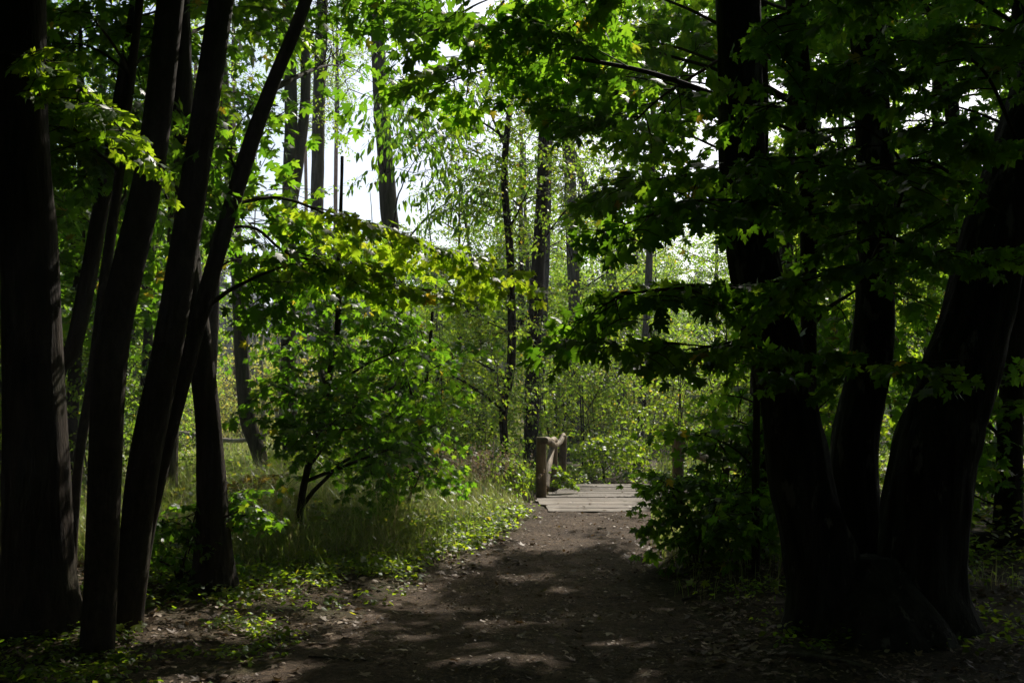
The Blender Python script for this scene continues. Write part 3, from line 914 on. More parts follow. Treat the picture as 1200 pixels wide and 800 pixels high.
for i, (x, y, z, sc, o) in enumerate(((-10, 3, 5, 1.5, 0), (-11, -3, 6, 1.6, 1), (-8.6, 6.3, 4.6, 1.2, 1), (-13, 8.5, 5, 1.5, 0), (-11, 13.5, 5.5, 1.4, 1), (-16, 3, 6, 1.6, 0), (-17, 15, 6, 1.6, 1), (12, 9, 5.5, 1.3, 0), (10, 4, 5.5, 1.5, 1), (11, -3, 6, 1.6, 0), (-3.5, -11, 6, 1.7, 0), (4, -12, 6, 1.7, 1), (-3.5, -3, 7, 1.3, 0), (3.2, -3.5, 7, 1.3, 1), (-7, 0, 6, 1.4, 1), (7, 0.5, 6, 1.4, 0), (0, -8, 6, 1.5, 1), (-6, -8, 5, 1.5, 0), (6.5, -8, 5, 1.5, 0), (0, -2.5, 9, 1.2, 1))):  # unseen maples added to keep open-sky light off the near trunks
    P = np.array([(x, y, gz(x, y) - .1), (x, y, 4), (x, y, z + 1)])
    t_ = thing("maple_tree", (x, y, gz(x, y)), "unseen tall maple with a full low crown, added outside the frame for shade", "tree", "unseen shade maples added around the viewer")
    g = Geo(); trunk_mesh(g, P, np.array([.16, .13, .08]), 12, .25, .4, .45, .1)
    child("trunk", g.mesh("maple_trunk", M["bark"], True), t_)
    set_crown(t_, P, OVER[o], z, sc)

# ================================================================== MIDDLE DISTANCE
br = dict(kind="ovate", shape=OVATE, mat="birch", tint=(.1, .9))
tree("maple_sapling", "dark crooked maple sapling with a full leafy crown standing left of the grassy bank", "sapling",
     [(345, 636, 4.2), (356, 570, 4.2), (372, 505, 4.2), (386, 440, 3.8), (396, 380, 3.4), (397, 310, 3), (400, 220, 2)], top=4.6, bark="bark", sides=12, flare=.3,
     crowns=[dict(box=(425, 440, 122, 125, 12), n=120, size=.8, hd=1.5), dict(box=(400, 300, 90, 50, 12), n=20, size=.8, hd=1.2)], seed=20)
tree("maple_sapling", "low dark maple sapling above the grass midway between the crooked sapling and the bridge", "sapling",
     [(476, 612, 3.2), (484, 560, 3), (492, 510, 2.6), (500, 440, 2)], top=3, bark="bark", sides=10, flare=.2,
     crowns=[dict(box=(475, 462, 68, 82, 12.6), n=42, size=.8, hd=1.2), dict(box=(478, 550, 36, 28, 12.4), n=8, size=.8, hd=.6)], seed=21)
for pix, r0, ns, sp, kw in (
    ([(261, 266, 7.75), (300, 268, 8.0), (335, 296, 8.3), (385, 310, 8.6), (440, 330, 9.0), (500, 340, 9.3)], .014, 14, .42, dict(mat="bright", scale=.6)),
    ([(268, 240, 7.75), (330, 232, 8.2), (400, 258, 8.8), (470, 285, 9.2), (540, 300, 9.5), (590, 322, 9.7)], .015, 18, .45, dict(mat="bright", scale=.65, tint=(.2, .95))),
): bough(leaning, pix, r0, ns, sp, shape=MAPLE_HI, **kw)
# ash with hanging leaflets against the sky
tree("ash_tree", "tall straight trunk in front of the bright sky with hanging narrow leaflets", "tree", [(478, 570, 13), (470, 420, 12), (457, 250, 10), (446, 110, 8.5), (441, -20, 8)], 22, top=13, bark="bark_grey",
     crowns=[dict(box=(510, 190, 65, 45, 19), n=20, kind="pinnate", shape=LANCE, scale=1.4, size=1.7, hd=1.8, droop=.6), dict(box=(490, 120, 60, 45, 20), n=20, kind="pinnate", shape=LANCE, scale=1.4, size=2, hd=1.8, droop=.6)],
     over=[(OVER[2], 15, 1.1)], seed=23)
P4, L4 = tree("alder_tree", "forked grey trunk right of the leaning stems with sky behind it", "tree", [(342, 572, 10), (338, 400, 8.8), (339, 240, 8.5), (341, 130, 7.5), (337, 0, 6)], 20, top=12, bark="bark_grey",
     crowns=[dict(box=(345, 30, 55, 60, 19.5), n=12, hd=1.5, **br)], over=[(AIRY, 14.5, 1.0)], seed=24)
g = Geo(); P, R = trunk_line([(339, 240, 6), (350, 190, 6.5), (358, 100, 6), (354, -30, 5)], 20.1, 12); P[0] = at(339, 260, 20.05)
trunk_mesh(g, P, R, 12, .2, 0, .4, .08); child("fork", g.mesh("alder_fork", M["bark_grey"], True), P4)
tree("alder_tree", "straight grey trunk right of the forked one", "tree", [(388, 566, 9), (377, 360, 8), (372, 200, 7.5), (377, 20, 7)], 24, top=13, bark="bark_grey",
     crowns=[dict(box=(395, 130, 30, 120, 23), n=16, hd=1.4, **br)], over=[(AIRY, 16.5, 1.0)], seed=25)
tree("alder_tree", "brown trunk standing before the pale clearing between the leaning stem and the crooked sapling", "tree", [(314, 572, 9), (300, 520, 9), (288, 470, 8.8), (277, 300, 7.5), (262, 100, 6.5)], 20, top=12, bark="bark_grey",
     over=[(AIRY, 14.5, 1.0)], seed=26)
tree("young_alder", "thin wavy dark trunk left of the bridge posts", "tree", [(596, 556, 5.5), (591, 520, 5), (590, 480, 5), (599, 420, 5.2), (598, 300, 4.6), (591, 200, 4), (602, 90, 3)], 18.6, top=8.5, bark="bark", sides=12,
     crowns=[dict(box=(585, 180, 85, 115, 18.6), n=72, hd=1.8, **br), dict(box=(580, 370, 65, 90, 18.8), n=56, hd=1.6, **br), dict(box=(560, 450, 60, 60, 18), n=30, hd=1.4, **br)], seed=27)
tree("alder_tree", "dark straight trunk directly behind the left bridge post", "tree", [(622, 572, 9), (624, 450, 8.5), (630, 330, 8), (637, 200, 7), (641, 60, 6)], 22.5, top=12, bark="bark", sides=14,
     crowns=[dict(box=(660, 190, 70, 110, 22), n=58, hd=1.9, **br), dict(box=(640, 400, 60, 80, 22.8), n=44, hd=1.5, **br), dict(box=(700, 20, 70, 70, 22), n=55, hd=1.9, **br)], seed=28)
tree("alder_tree", "grey trunk with a slanting side limb behind the hanging dark leaves", "tree", [(672, 552, 7), (673, 400, 7), (671, 290, 7), (668, 200, 7), (664, 90, 6)], 34, top=14, bark="bark_grey",
     crowns=[dict(box=(700, 240, 70, 120, 33), n=60, scale=1.5, size=1.6, hd=2.2, **br)], over=[(AIRY, 14.5, 1.2)], seed=29)
tree("alder_tree", "pale slanting trunk deep in the wood above the bridge", "tree", [(735, 540, 7), (716, 320, 6), (690, 230, 5), (665, 160, 4.5)], 36, top=13, bark="bark_grey",
     crowns=[dict(box=(760, 330, 70, 120, 35), n=56, scale=1.5, size=1.6, hd=2.4, **br)], seed=30)

def bush(name, label, cat, x, ybase, Y, boxes, bark="bark_smooth", stems=4, group=None, **kw):
    """several stems from one foot carrying leafy sprays"""
    X = (x - 600) / FPX * Y
    z0 = gz(X, Y)
    root = thing(name, (X, Y, z0), label, cat, group)
    leaf, wood = Geo(), Geo()
    c = dict(n=50, kind="maple", shape=MAPLE_MID, mat="maple", scale=.85, size=.9, holes=.33, tint=(0, .8), hd=None, freq=1.3)
    c.update(kw)
    for bx in boxes:
        cc, hh = px_ellipsoid(*bx[:4], Y, hd=c["hd"])
        T = fill_targets(cc, hh, bx[4], c["holes"], c["freq"])
        T = T[T[:, 2] > ground_z(T[:, 0], T[:, 1]) + .12]
        foot = np.array([X, Y, z0 - .05])
        for s in range(stems):
            e = cc + rng.normal(0, .4, 3) * hh + np.array([0, 0, hh[2] * .3])
            f = foot + np.array([rng.normal(0, .07), rng.normal(0, .07), 0])
            t = np.linspace(0, 1, 14)[:, None]
            mid = f * .5 + e * .5 + np.array([0, 0, .15 * np.linalg.norm(e - f)]) + rng.normal(0, .08, 3)
            L = (1 - t) ** 2 * f + 2 * t * (1 - t) * mid + t * t * e
            wood.tube(L, np.linspace(.016, .005, 14) * min(2, max(.6, hh[2])), 6, .06, (20, 4), cap=False)
            Tsel = T[s::stems]
            if len(Tsel): grow(leaf, wood, L, Tsel, c["kind"], c["shape"], c["scale"], c["size"], 7, .012, c["tint"], True, rise=.5)
    child("stems", wood.mesh(name + "_stems", M[bark]), root)
    child("crown", leaf.mesh(name + "_leaves", M[c["mat"]]), root)
    return root

bush("maple_bush", "dark leafy maple bush in shade at the right edge of the path by the bridge", "bush", 815, 668, 10.2, [(840, 598, 56, 66, 34), (782, 585, 30, 34, 9), (855, 535, 45, 50, 14)], stems=4, shape=MAPLE_MID, hd=.9, size=.85, holes=.42)
bush("maple_bush", "small shaded maple bush close to the two straight poles", "bush", 870, 660, 11.0, [(865, 560, 40, 90, 34)], stems=3, hd=.7)
bush("hazel_bush", "low leafy shrub in front of the flared trunk on the left", "bush", 205, 700, 8.8, [(205, 650, 50, 55, 26), (255, 600, 45, 25, 14)], stems=3, hd=.5, size=.75, scale=.6)
bush("russet_bush", "small brownish-red turning maple bush at the foot of the brown trunk", "bush", 300, 608, 13.2, [(305, 580, 38, 22, 26)], stems=3, mat="russet", hd=.6, scale=.6, size=.85)
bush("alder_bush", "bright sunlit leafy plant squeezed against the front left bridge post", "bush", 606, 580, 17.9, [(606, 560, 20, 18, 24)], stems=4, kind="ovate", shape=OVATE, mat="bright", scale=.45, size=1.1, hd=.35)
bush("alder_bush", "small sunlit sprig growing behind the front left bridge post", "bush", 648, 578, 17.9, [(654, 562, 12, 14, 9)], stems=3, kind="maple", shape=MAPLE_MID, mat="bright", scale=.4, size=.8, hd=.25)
k = 0
for (x, y, Y, hx, hy, n, desc) in (
    (690, 470, 25, 55, 75, 102, "sunny green thicket right behind the far bridge posts"),
    (745, 440, 27, 50, 95, 108, "tall pale green thicket beyond the middle of the bridge"),
    (800, 470, 24, 50, 70, 95, "green thicket behind the right bridge post"),
    (650, 420, 28, 45, 90, 88, "green thicket behind the dark straight trunk by the posts"),
    (560, 500, 22, 60, 55, 102, "bright shrub behind the tall grass left of the bridge"),
    (520, 430, 26, 60, 90, 102, "tall shrub behind the low dark sapling"),
    (440, 520, 21, 60, 50, 85, "shrub in the meadow behind the crooked sapling"),
    (710, 525, 23, 35, 20, 51, "low leafy growth on the far bank of the bridge"),
    (560, 530, 17, 50, 36, 44, "leafy shrub right behind the seed heads in the bank grass"),
    (430, 575, 15, 55, 38, 50, "low leafy shrub below the crooked sapling's crown"),
    (510, 530, 17.5, 50, 60, 60, "sunny shrub behind the low dark sapling above the bank"),
    (370, 560, 18, 45, 45, 44, "leafy shrub in the meadow behind the crooked sapling's stem"),
    (850, 430, 19, 55, 100, 60, "shaded thicket left of the three-stemmed tree"),
    (960, 520, 15, 70, 90, 60, "thicket seen through the fork of the three-stemmed tree"),
    (1160, 560, 14, 70, 100, 70, "thicket of bright leaves at the right edge under the dark trunk"),
    (1060, 350, 20, 60, 140, 60, "tall thicket behind the gap between the right stems"),
    (100, 480, 15, 60, 110, 70, "sunlit thicket between the thickest trunk and the slim trunks"),
    (20, 480, 15, 50, 140, 60, "thicket at the left edge behind the thickest trunk"),
    (190, 570, 16, 60, 60, 50, "leafy undergrowth behind the slim leaning pair"),
    (310, 570, 17, 40, 28, 24, "leafy shrub at the foot of the pale clearing"),
):
    mt = ("birch", OVATE, "ovate") if k % 2 == 0 else ("bright", MAPLE_LO, "maple")
    bush("alder_bush", desc, "bush", x, 0, Y, [(x, y, hx, hy, n)], stems=4, kind=mt[2], shape=mt[1], mat=mt[0], scale=1.0, size=.95 if mt[2] == "ovate" else .8, hd=1.3, tint=(.1, .9))
    k += 1

# taller understorey trees that fill the wood behind
k = 0
for (x, Y, cy_, hx, hy, n, desc) in (
    (760, 30, 90, 90, 120, 110, "broad green tree filling the sky above the bridge"),
    (890, 16, 120, 45, 130, 34, "green tree behind the left stem of the three-stemmed tree"),
    (980, 22, 180, 90, 220, 100, "green tree seen between the stems of the three-stemmed tree"),
    (1090, 19, 220, 90, 240, 100, "green tree between the middle and rightmost stems"),
    (1180, 17, 250, 70, 260, 90, "green tree at the right edge in the second row"),
    (90, 15, 180, 90, 200, 100, "dark maple filling the gap right of the thickest trunk"),
    (170, 17, 300, 60, 180, 70, "maple behind the slim leaning pair"),
    (10, 18, 200, 70, 250, 80, "maple at the left edge behind the thickest trunk"),
    (250, 15, 110, 45, 120, 30, "maple above the leaning thin stem"),
    (640, 30, 60, 70, 120, 100, "tall light green tree at the top centre of the photo"),
):
    base_y = HOR + 1.3 * FPX / Y
    far = Y > 18
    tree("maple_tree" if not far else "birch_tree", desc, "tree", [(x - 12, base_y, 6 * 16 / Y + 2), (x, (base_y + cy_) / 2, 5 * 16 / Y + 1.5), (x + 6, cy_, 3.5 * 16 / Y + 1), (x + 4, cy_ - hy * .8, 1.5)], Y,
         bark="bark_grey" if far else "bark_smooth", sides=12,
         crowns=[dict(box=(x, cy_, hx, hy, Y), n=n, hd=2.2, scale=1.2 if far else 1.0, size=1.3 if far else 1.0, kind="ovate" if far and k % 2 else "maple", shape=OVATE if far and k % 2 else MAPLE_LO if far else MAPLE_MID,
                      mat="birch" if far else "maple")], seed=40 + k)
    k += 1

# lit leaf bunch that crosses the thickest trunk
near, nl = tree("young_maple", "young maple whose lit leafy bough crosses the top of the thickest trunk", "tree", [(-150, 700, 6), (-150, 400, 5), (-120, 150, 4), (-100, 0, 3)], 5.6, top=3.8, bark="bark_smooth", sides=8)
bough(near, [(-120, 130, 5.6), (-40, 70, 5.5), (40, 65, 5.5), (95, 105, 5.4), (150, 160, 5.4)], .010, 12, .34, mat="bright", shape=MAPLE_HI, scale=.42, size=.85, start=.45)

# ================================================================== FAR CLEARING, PINES, SPRUCES
for i, (x, Y, w, yt, lean) in enumerate(((240, 44, 4.2, -20, 3), (276, 52, 3.2, 100, -2), (226, 60, 3, 0, 4), (392, 58, 3, 60, 3), (360, 66, 2.6, 90, -3))):
    X = (x - 600) / FPX * Y
    yb = HOR + (CAMZ - gz(X, Y)) * FPX / Y
    lab = ["reddish pine trunk just right of the slim leaning pair", "thin reddish pine trunk left of the brown trunk at the clearing", "thin pine trunk hidden behind the thin leaning stem",
           "thin pine trunk behind the straight grey trunk", "thin pine trunk behind the forked grey trunk"][i]
    tree("pine_tree", lab, "tree", [(x, yb, w), (x + lean * .3, (yb + yt) / 2, w * .85), (x + lean, yt, w * .6)], Y, top=24, bark="bark_pine", sides=10, seg=.5, over=[(AIRY, 24, 1.2)], seed=60 + i)
# bare dead stems standing in the clearing
dead = []
for v in range(4):
    g = Geo(); h = 6 + 2.2 * v
    n = 14
    P = np.column_stack([np.cumsum(rng.normal(0, .05, n)), np.cumsum(rng.normal(0, .05, n)), np.linspace(-.2, h, n)])
    g.tube(P, np.linspace(.09, .015, n), 6, .1)
    for b in range(16):
        u = rng.uniform(.3, .95); k = int(u * (n - 1)); a = rng.uniform(0, 6.28); L = (1.1 - u) * rng.uniform(1, 2.4)
        e = P[k] + np.array([math.cos(a) * L, math.sin(a) * L, rng.uniform(-.2, .7) * L])
        mid = (P[k] + e) / 2 + np.array([0, 0, .12 * L])
        g.tube([P[k], mid, e], [.016, .011, .005], 3, cap=False)
    dead.append(g.mesh("dead_stem", M["bark_dead"]))
for i in range(44):
    Y = rng.uniform(34, 75); x = rng.uniform(235, 470) if i < 30 else rng.uniform(470, 760)
    X = (x - 600) / FPX * Y
    o = link("dead_tree", dead[i % 4]); o.location = (X, Y, gz(X, Y)); o.rotation_euler = (rng.normal(0, .05), rng.normal(0, .05), rng.uniform(0, 6)); s = rng.uniform(.7, 1.25); o.scale = (s, s, s)
    tag(o, "thin bare dead stem with sparse twigs standing in the pale clearing", "dead tree", "bare stems in the clearing")
# pale sallow shrubs
sal = []
for v in range(3):
    leaf, wood = Geo(), Geo()
    line = np.column_stack([np.zeros(8), np.zeros(8), np.linspace(0, 2.4, 8)])
    T = fill_targets((0, 0, 1.9), (1.7, 1.7, 1.8), 120, .35, .9)
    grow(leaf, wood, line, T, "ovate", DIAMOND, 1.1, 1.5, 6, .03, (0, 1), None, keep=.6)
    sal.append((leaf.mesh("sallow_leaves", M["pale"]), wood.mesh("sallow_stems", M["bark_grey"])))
for i in range(40):
    Y = rng.uniform(38, 80); x = rng.uniform(220, 480) if i < 22 else rng.uniform(470, 860)
    X = (x - 600) / FPX * Y
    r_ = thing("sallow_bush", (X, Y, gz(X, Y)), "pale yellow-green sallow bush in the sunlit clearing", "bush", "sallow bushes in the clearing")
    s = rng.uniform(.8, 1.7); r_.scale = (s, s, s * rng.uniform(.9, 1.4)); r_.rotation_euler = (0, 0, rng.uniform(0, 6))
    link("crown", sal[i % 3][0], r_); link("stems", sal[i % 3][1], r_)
# spruce trees on the far slope
spr = []
for v in range(3):
    leaf, wood = Geo(), Geo()
    H = 20 + 3 * v
    wood.tube([(0, 0, -.5), (0, 0, H * .5), (0, 0, H)], [.28, .17, .03], 8)
    for lv in range(46):
        u = (lv + 2) / 48; z = H * (.10 + .9 * u); L = (1 - u) ** .8 * 3.5 + .25
        nb = 9
        for b in range(nb):
            a = rng.uniform(0, 6.28); l = L * rng.uniform(.65, 1.1)
            d = np.array([math.cos(a), math.sin(a), 0]); s_ = np.array([-d[1], d[0], 0])
            for q in range(11):
                f = rng.uniform(.12, 1)
                c = np.array([0, 0, z]) + d * l * f + s_ * rng.normal(0, .16) * l * f - np.array([0, 0, (.30 * f + rng.normal(0, .07)) * l])
                dd = nrm(d + s_ * rng.normal(0, .6) - np.array([0, 0, rng.uniform(.2, .9)])); w2 = nrm(np.cross(dd, [0, 0, 1.0]))
                ln, wq = rng.uniform(.45, .95), rng.uniform(.10, .22)
                leaf.add([c, c + dd * ln * .5 + w2 * wq, c + dd * ln, c + dd * ln * .5 - w2 * wq - np.array([0, 0, .1])], [(0, 1, 2), (0, 2, 3)], None, rng.random())
    spr.append((leaf.mesh("spruce_needles", M["needle"]), wood.mesh("spruce_trunk", M["bark"])))
for i in range(96):
    Y = rng.uniform(100, 150); x = rng.uniform(150, 700) if i < 76 else rng.uniform(700, 1000)
    X = (x - 600) / FPX * Y
    r_ = thing("spruce_tree", (X, Y, gz(X, Y)), "dark spruce fading blue on the far slope beyond the clearing", "tree", "spruces on the far slope")
    s = rng.uniform(.6, .86); r_.scale = (s, s, s); r_.rotation_euler = (0, 0, rng.uniform(0, 6))
    link("crown", spr[i % 3][0], r_); link("trunk", spr[i % 3][1], r_)
for x, Y, h, sc in ((462, 37, 6.0, 1.0), (505, 43, 6.2, 1.0), (552, 35, 7.2, 1.0), (580, 40, 9.5, 1.2), (625, 36, 9.5, 1.2), (655, 44, 9, 1.2)):
    X = (x - 600) / FPX * Y
    P = np.array([(X, Y, gz(X, Y) - .1), (X + rng.normal(0, .3), Y, h * .5), (X + rng.normal(0, .6), Y, h + 3)])
    t_ = thing("birch_tree", (X, Y, gz(X, Y)), "thin-stemmed leafy tree between the grey trunks and the far spruces", "tree", "thin leafy trees before the spruces")
    g = Geo(); trunk_mesh(g, P, np.array([.10, .08, .04]), 10, .4, .3, .45, .1)
    child("trunk", g.mesh("birch_trunk", M["bark_grey"], True), t_)
    set_crown(t_, P, AIRY, h, sc); set_crown(t_, P, AIRY, h * .5, sc * .8)
# leafy trees further along the wood, left, right and straight on
for i in range(54):
    if i < 14: Y, x = rng.uniform(24, 50), rng.uniform(-40, 200)
    elif i < 40:
        x = rng.uniform(650, 1000); Y = rng.uniform(48, 70) if x < 900 else rng.uniform(32, 50)
    else: Y, x = rng.uniform(38, 60), rng.uniform(960, 1260)
    X = (x - 600) / FPX * Y
    h = rng.uniform(6, 10)
    P = np.array([(X, Y, gz(X, Y) - .1), (X + rng.normal(0, .2), Y, h * .5), (X + rng.normal(0, .5), Y, h + 4)])
    t_ = thing("birch_tree", (X, Y, gz(X, Y)), "slender leafy tree standing deep in the wood", "tree", "leafy trees deep in the wood")
    g = Geo(); trunk_mesh(g, P, np.array([.13, .11, .05]), 10, .4, .3, .45, .1)
    child("trunk", g.mesh("birch_trunk", M["bark_grey"], True), t_)
    set_crown(t_, P, AIRY, h, rng.uniform(1.0, 1.4)); set_crown(t_, P, AIRY, h * .45, rng.uniform(.8, 1.1))

# ================================================================== GROUND LAYER
def blades(n, X, Y, h, w, tint, geo, bendk=.55):
    Z = ground_z(X, Y) - .01
    a = rng.uniform(0, 6.28, n); d = np.stack([np.cos(a), np.sin(a), np.zeros(n)], 1)
    s = np.stack([-d[:, 1], d[:, 0], np.zeros(n)], 1)
    b = rng.uniform(.08, bendk, n) * h
    base = np.stack([X, Y, Z], 1)
    rows = []
    for u, ww in ((0, .8), (.35, 1), (.7, .75), (1, 0)):
        c = base + d * (b * u ** 2.0 * 1.2)[:, None] + np.array([0, 0, 1.0]) * (h * (u - .28 * (b / h) * u ** 3))[:, None]
        if ww: rows += [c - s * (w * ww / 2)[:, None], c + s * (w * ww / 2)[:, None]]
        else: rows += [c]
    V = np.stack(rows, 1)
    k = (np.arange(n) * 7)[:, None]
    q = np.concatenate([k + np.array([[0, 1, 3, 2]]), k + np.array([[2, 3, 5, 4]])])
    t = k + np.array([[4, 5, 6]])
    geo.add(V.reshape(-1, 3), None, q, np.tile(tint, 2))
    geo.add(np.zeros((0, 3)), (t - geo.n).reshape(-1, 3) + len(V) * 7 * 0 + (geo.n - (geo.n - len(V) * 7)) * 0 + 0, None, tint) if False else None
    geo.T.append((t + geo.n - len(V) * 7).reshape(-1, 3)); geo.tt.append(tint.astype(np.float32))

def scatter(n, x0, x1, y0, y1, accept):
    X = rng.uniform(x0, x1, n); Y = rng.uniform(y0, y1, n)
    m_ = rng.random(n) < accept(X, Y)
    return X[m_], Y[m_]

def off_left(X, Y): return path_l(Y) - X
def off_right(X, Y): return X - path_r(Y)
def not_bridge(X, Y): return ((Y < 14.4) | (Y > 21) | (X < deck_left(Y) - .05) | (X > deck_left(Y) + 2.6)).astype(float)

g = Geo()
X, Y = scatter(60000, -5.5, .9, 9.6, 18.0, lambda X, Y: sstep(.02, .7, off_left(X, Y)) * sstep(.25, .55, vnoise(np.stack([X * 1.1, Y * 1.1, X * 0 + 3], -1)) + .12 * off_left(X, Y)) * sstep(9.6, 11.2, Y - .25 * X) * not_bridge(X, Y))
h = (.10 + .42 * sstep(.05, 1.1, off_left(X, Y))) * (1 - .72 * sstep(15.2, 16.2, Y) * sstep(-.75, -.2, X)) * rng.uniform(.35, 1.3, len(X)) * (.7 + .6 * vnoise(np.stack([X * 3.5, Y * 3.5, X * 0 + 13], -1)) ** 2 * 1.6)
blades(len(X), X, Y, h, rng.uniform(.002, .006, len(X)), np.clip(rng.beta(2, 2.2, len(X)) * .95 + (rng.random(len(X)) < .14) * .4, 0, 1), g, .95)
tag(link("grass", g.mesh("grass", M["grass"])), "tall sunlit grass on the bank left of the path", "grass", kind="stuff")
g = Geo()
X, Y = scatter(26000, -11, 1, 17, 36, lambda X, Y: sstep(.3, .6, vnoise(np.stack([X * .6, Y * .6, X * 0 + 9], -1)) + .2) * (off_left(X, Y) > .3) * not_bridge(X, Y))
blades(len(X), X, Y, rng.uniform(.3, .75, len(X)), rng.uniform(.006, .016, len(X)), np.clip(rng.beta(2, 2, len(X)), 0, 1), g)
X, Y = scatter(9000, 2.5, 9, 21, 36, lambda X, Y: (off_right(X, Y) > .1) * .8)
blades(len(X), X, Y, rng.uniform(.3, .7, len(X)), rng.uniform(.006, .016, len(X)), np.clip(rng.beta(2, 2, len(X)), 0, 1), g)
X, Y = scatter(14000, -30, 4, 36, 80, lambda X, Y: X * 0 + 1)
blades(len(X), X, Y, rng.uniform(.5, 1.1, len(X)), rng.uniform(.02, .04, len(X)), np.clip(rng.beta(3, 2, len(X)), 0, 1), g)
tag(link("meadow_grass", g.mesh("meadow_grass", M["grass"])), "long pale grass in the meadow behind the trees", "grass", kind="stuff")
g = Geo()
X, Y = scatter(16000, 1.2, 4.5, 8.5, 15.5, lambda X, Y: sstep(.0, .3, off_right(X, Y)) * (.12 + .88 * sstep(10.2, 11.4, Y)) * not_bridge(X, Y))
blades(len(X), X, Y, rng.uniform(.08, .34, len(X)), rng.uniform(.003, .008, len(X)), rng.uniform(.2, .85, len(X)), g)
tag(link("verge_grass", g.mesh("verge_grass", M["grass"])), "short grass on the right verge below the maple bush", "grass", kind="stuff")
# seed heads
g = Geo()
X, Y = scatter(420, -1.8, .3, 13.6, 17.4, lambda X, Y: (off_left(X, Y) > .25) * (1 - .8 * sstep(-.5, -.1, X)) * 1.0)
for x_, y_ in zip(X, Y):
    z_ = gz(x_, y_); h_ = rng.uniform(.55, .95); lx, ly = rng.normal(0, .12, 2)
    tip = np.array([x_ + lx, y_ + ly, z_ + h_])
    g.tube([(x_, y_, z_), (x_ + lx * .3, y_ + ly * .3, z_ + h_ * .6), tip], [.002, .0018, .0012], 3, cap=False)
    for q in range(16):
        u = rng.uniform(0, .3); p = tip - np.array([lx * u, ly * u, h_ * u * .9]); d = nrm(np.array([rng.normal(), rng.normal(), .6])) * .05
        w_ = nrm(np.cross(d, [0, 0, 1.0])) * .006
        g.add([p, p + d * .5 + w_, p + d, p + d * .5 - w_], [(0, 1, 2), (0, 2, 3)], None, rng.random())
tag(link("seed_grass", g.mesh("seed_grass", M["straw"])), "brown feathery seed heads in the grass beside the left bridge post", "grass", kind="stuff")

# low leafy ground cover
def herbs(n, X, Y, hmax, size, mat, geo, stems=True):
    Z = ground_z(X, Y)
    k = 5
    a = rng.uniform(0, 6.28, (n, k)); hh = rng.uniform(.25, 1, (n, k)) * rng.uniform(.3, 1, (n, 1)) * hmax
    r = rng.uniform(.01, .07, (n, k)) * (hmax / .15) ** .5
    P = np.stack([X[:, None] + np.cos(a) * r, Y[:, None] + np.sin(a) * r, Z[:, None] + hh], -1).reshape(-1, 3)
    t = np.stack([np.cos(a), np.sin(a), rng.normal(-.05, .3, a.shape)], -1).reshape(-1, 3)
    nn = np.stack([rng.normal(0, .4, n * k), rng.normal(0, .4, n * k), np.ones(n * k)], 1)
    put_leaves(geo, P, t, nn, rng.uniform(.6, 1.3, n * k) * size, OVATE if rng.random() < 2 else MAPLE_LO, rng.uniform(.1, .95, n * k))
g = Geo()
X, Y = scatter(7500, -3.6, .4, 7.8, 14.5, lambda X, Y: sstep(-.05, .35, off_left(X, Y)) * sstep(.36, .6, vnoise(np.stack([X * 1.5, Y * 1.5, X * 0 + 21], -1)) + .1) * (.25 + .75 * sstep(8.3, 9.4, Y)))
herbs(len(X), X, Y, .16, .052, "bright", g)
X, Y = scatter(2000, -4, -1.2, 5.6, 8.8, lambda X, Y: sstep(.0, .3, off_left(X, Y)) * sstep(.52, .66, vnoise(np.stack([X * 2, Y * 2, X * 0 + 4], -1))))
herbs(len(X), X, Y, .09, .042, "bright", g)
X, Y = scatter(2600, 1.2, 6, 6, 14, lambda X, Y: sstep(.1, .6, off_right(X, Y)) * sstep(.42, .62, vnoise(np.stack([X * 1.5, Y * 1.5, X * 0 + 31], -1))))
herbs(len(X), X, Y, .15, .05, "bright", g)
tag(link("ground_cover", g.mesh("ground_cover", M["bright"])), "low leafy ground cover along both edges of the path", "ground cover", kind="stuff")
g = Geo()
X, Y = scatter(7500, -10, -1.2, 11, 24, lambda X, Y: sstep(.4, .62, vnoise(np.stack([X * .8, Y * .8, X * 0 + 41], -1)) + .05) * (off_left(X, Y) > .8))
herbs(len(X), X, Y, .5, .085, "birch", g)
X, Y = scatter(1100, -5, .2, 9.8, 17, lambda X, Y: (off_left(X, Y) > .25) * sstep(.40, .62, vnoise(np.stack([X * 1.2, Y * 1.2, X * 0 + 61], -1)) + .05))
herbs(len(X), X, Y, .48, .06, "birch", g)
X, Y = scatter(6500, 3.2, 12, 10, 26, lambda X, Y: sstep(.35, .6, vnoise(np.stack([X * .8, Y * .8, X * 0 + 51], -1)) + .1) * (off_right(X, Y) > .5))
herbs(len(X), X, Y, .5, .085, "birch", g)
X, Y = scatter(1500, .2, 6, 20.9, 27, lambda X, Y: .2 + .8 * (np.maximum(off_left(X, Y), off_right(X, Y)) > -.2))
herbs(len(X), X, Y, .35, .08, "birch", g)
tag(link("undergrowth", g.mesh("undergrowth", M["birch"])), "leafy undergrowth on the floor of the wood", "undergrowth", kind="stuff")

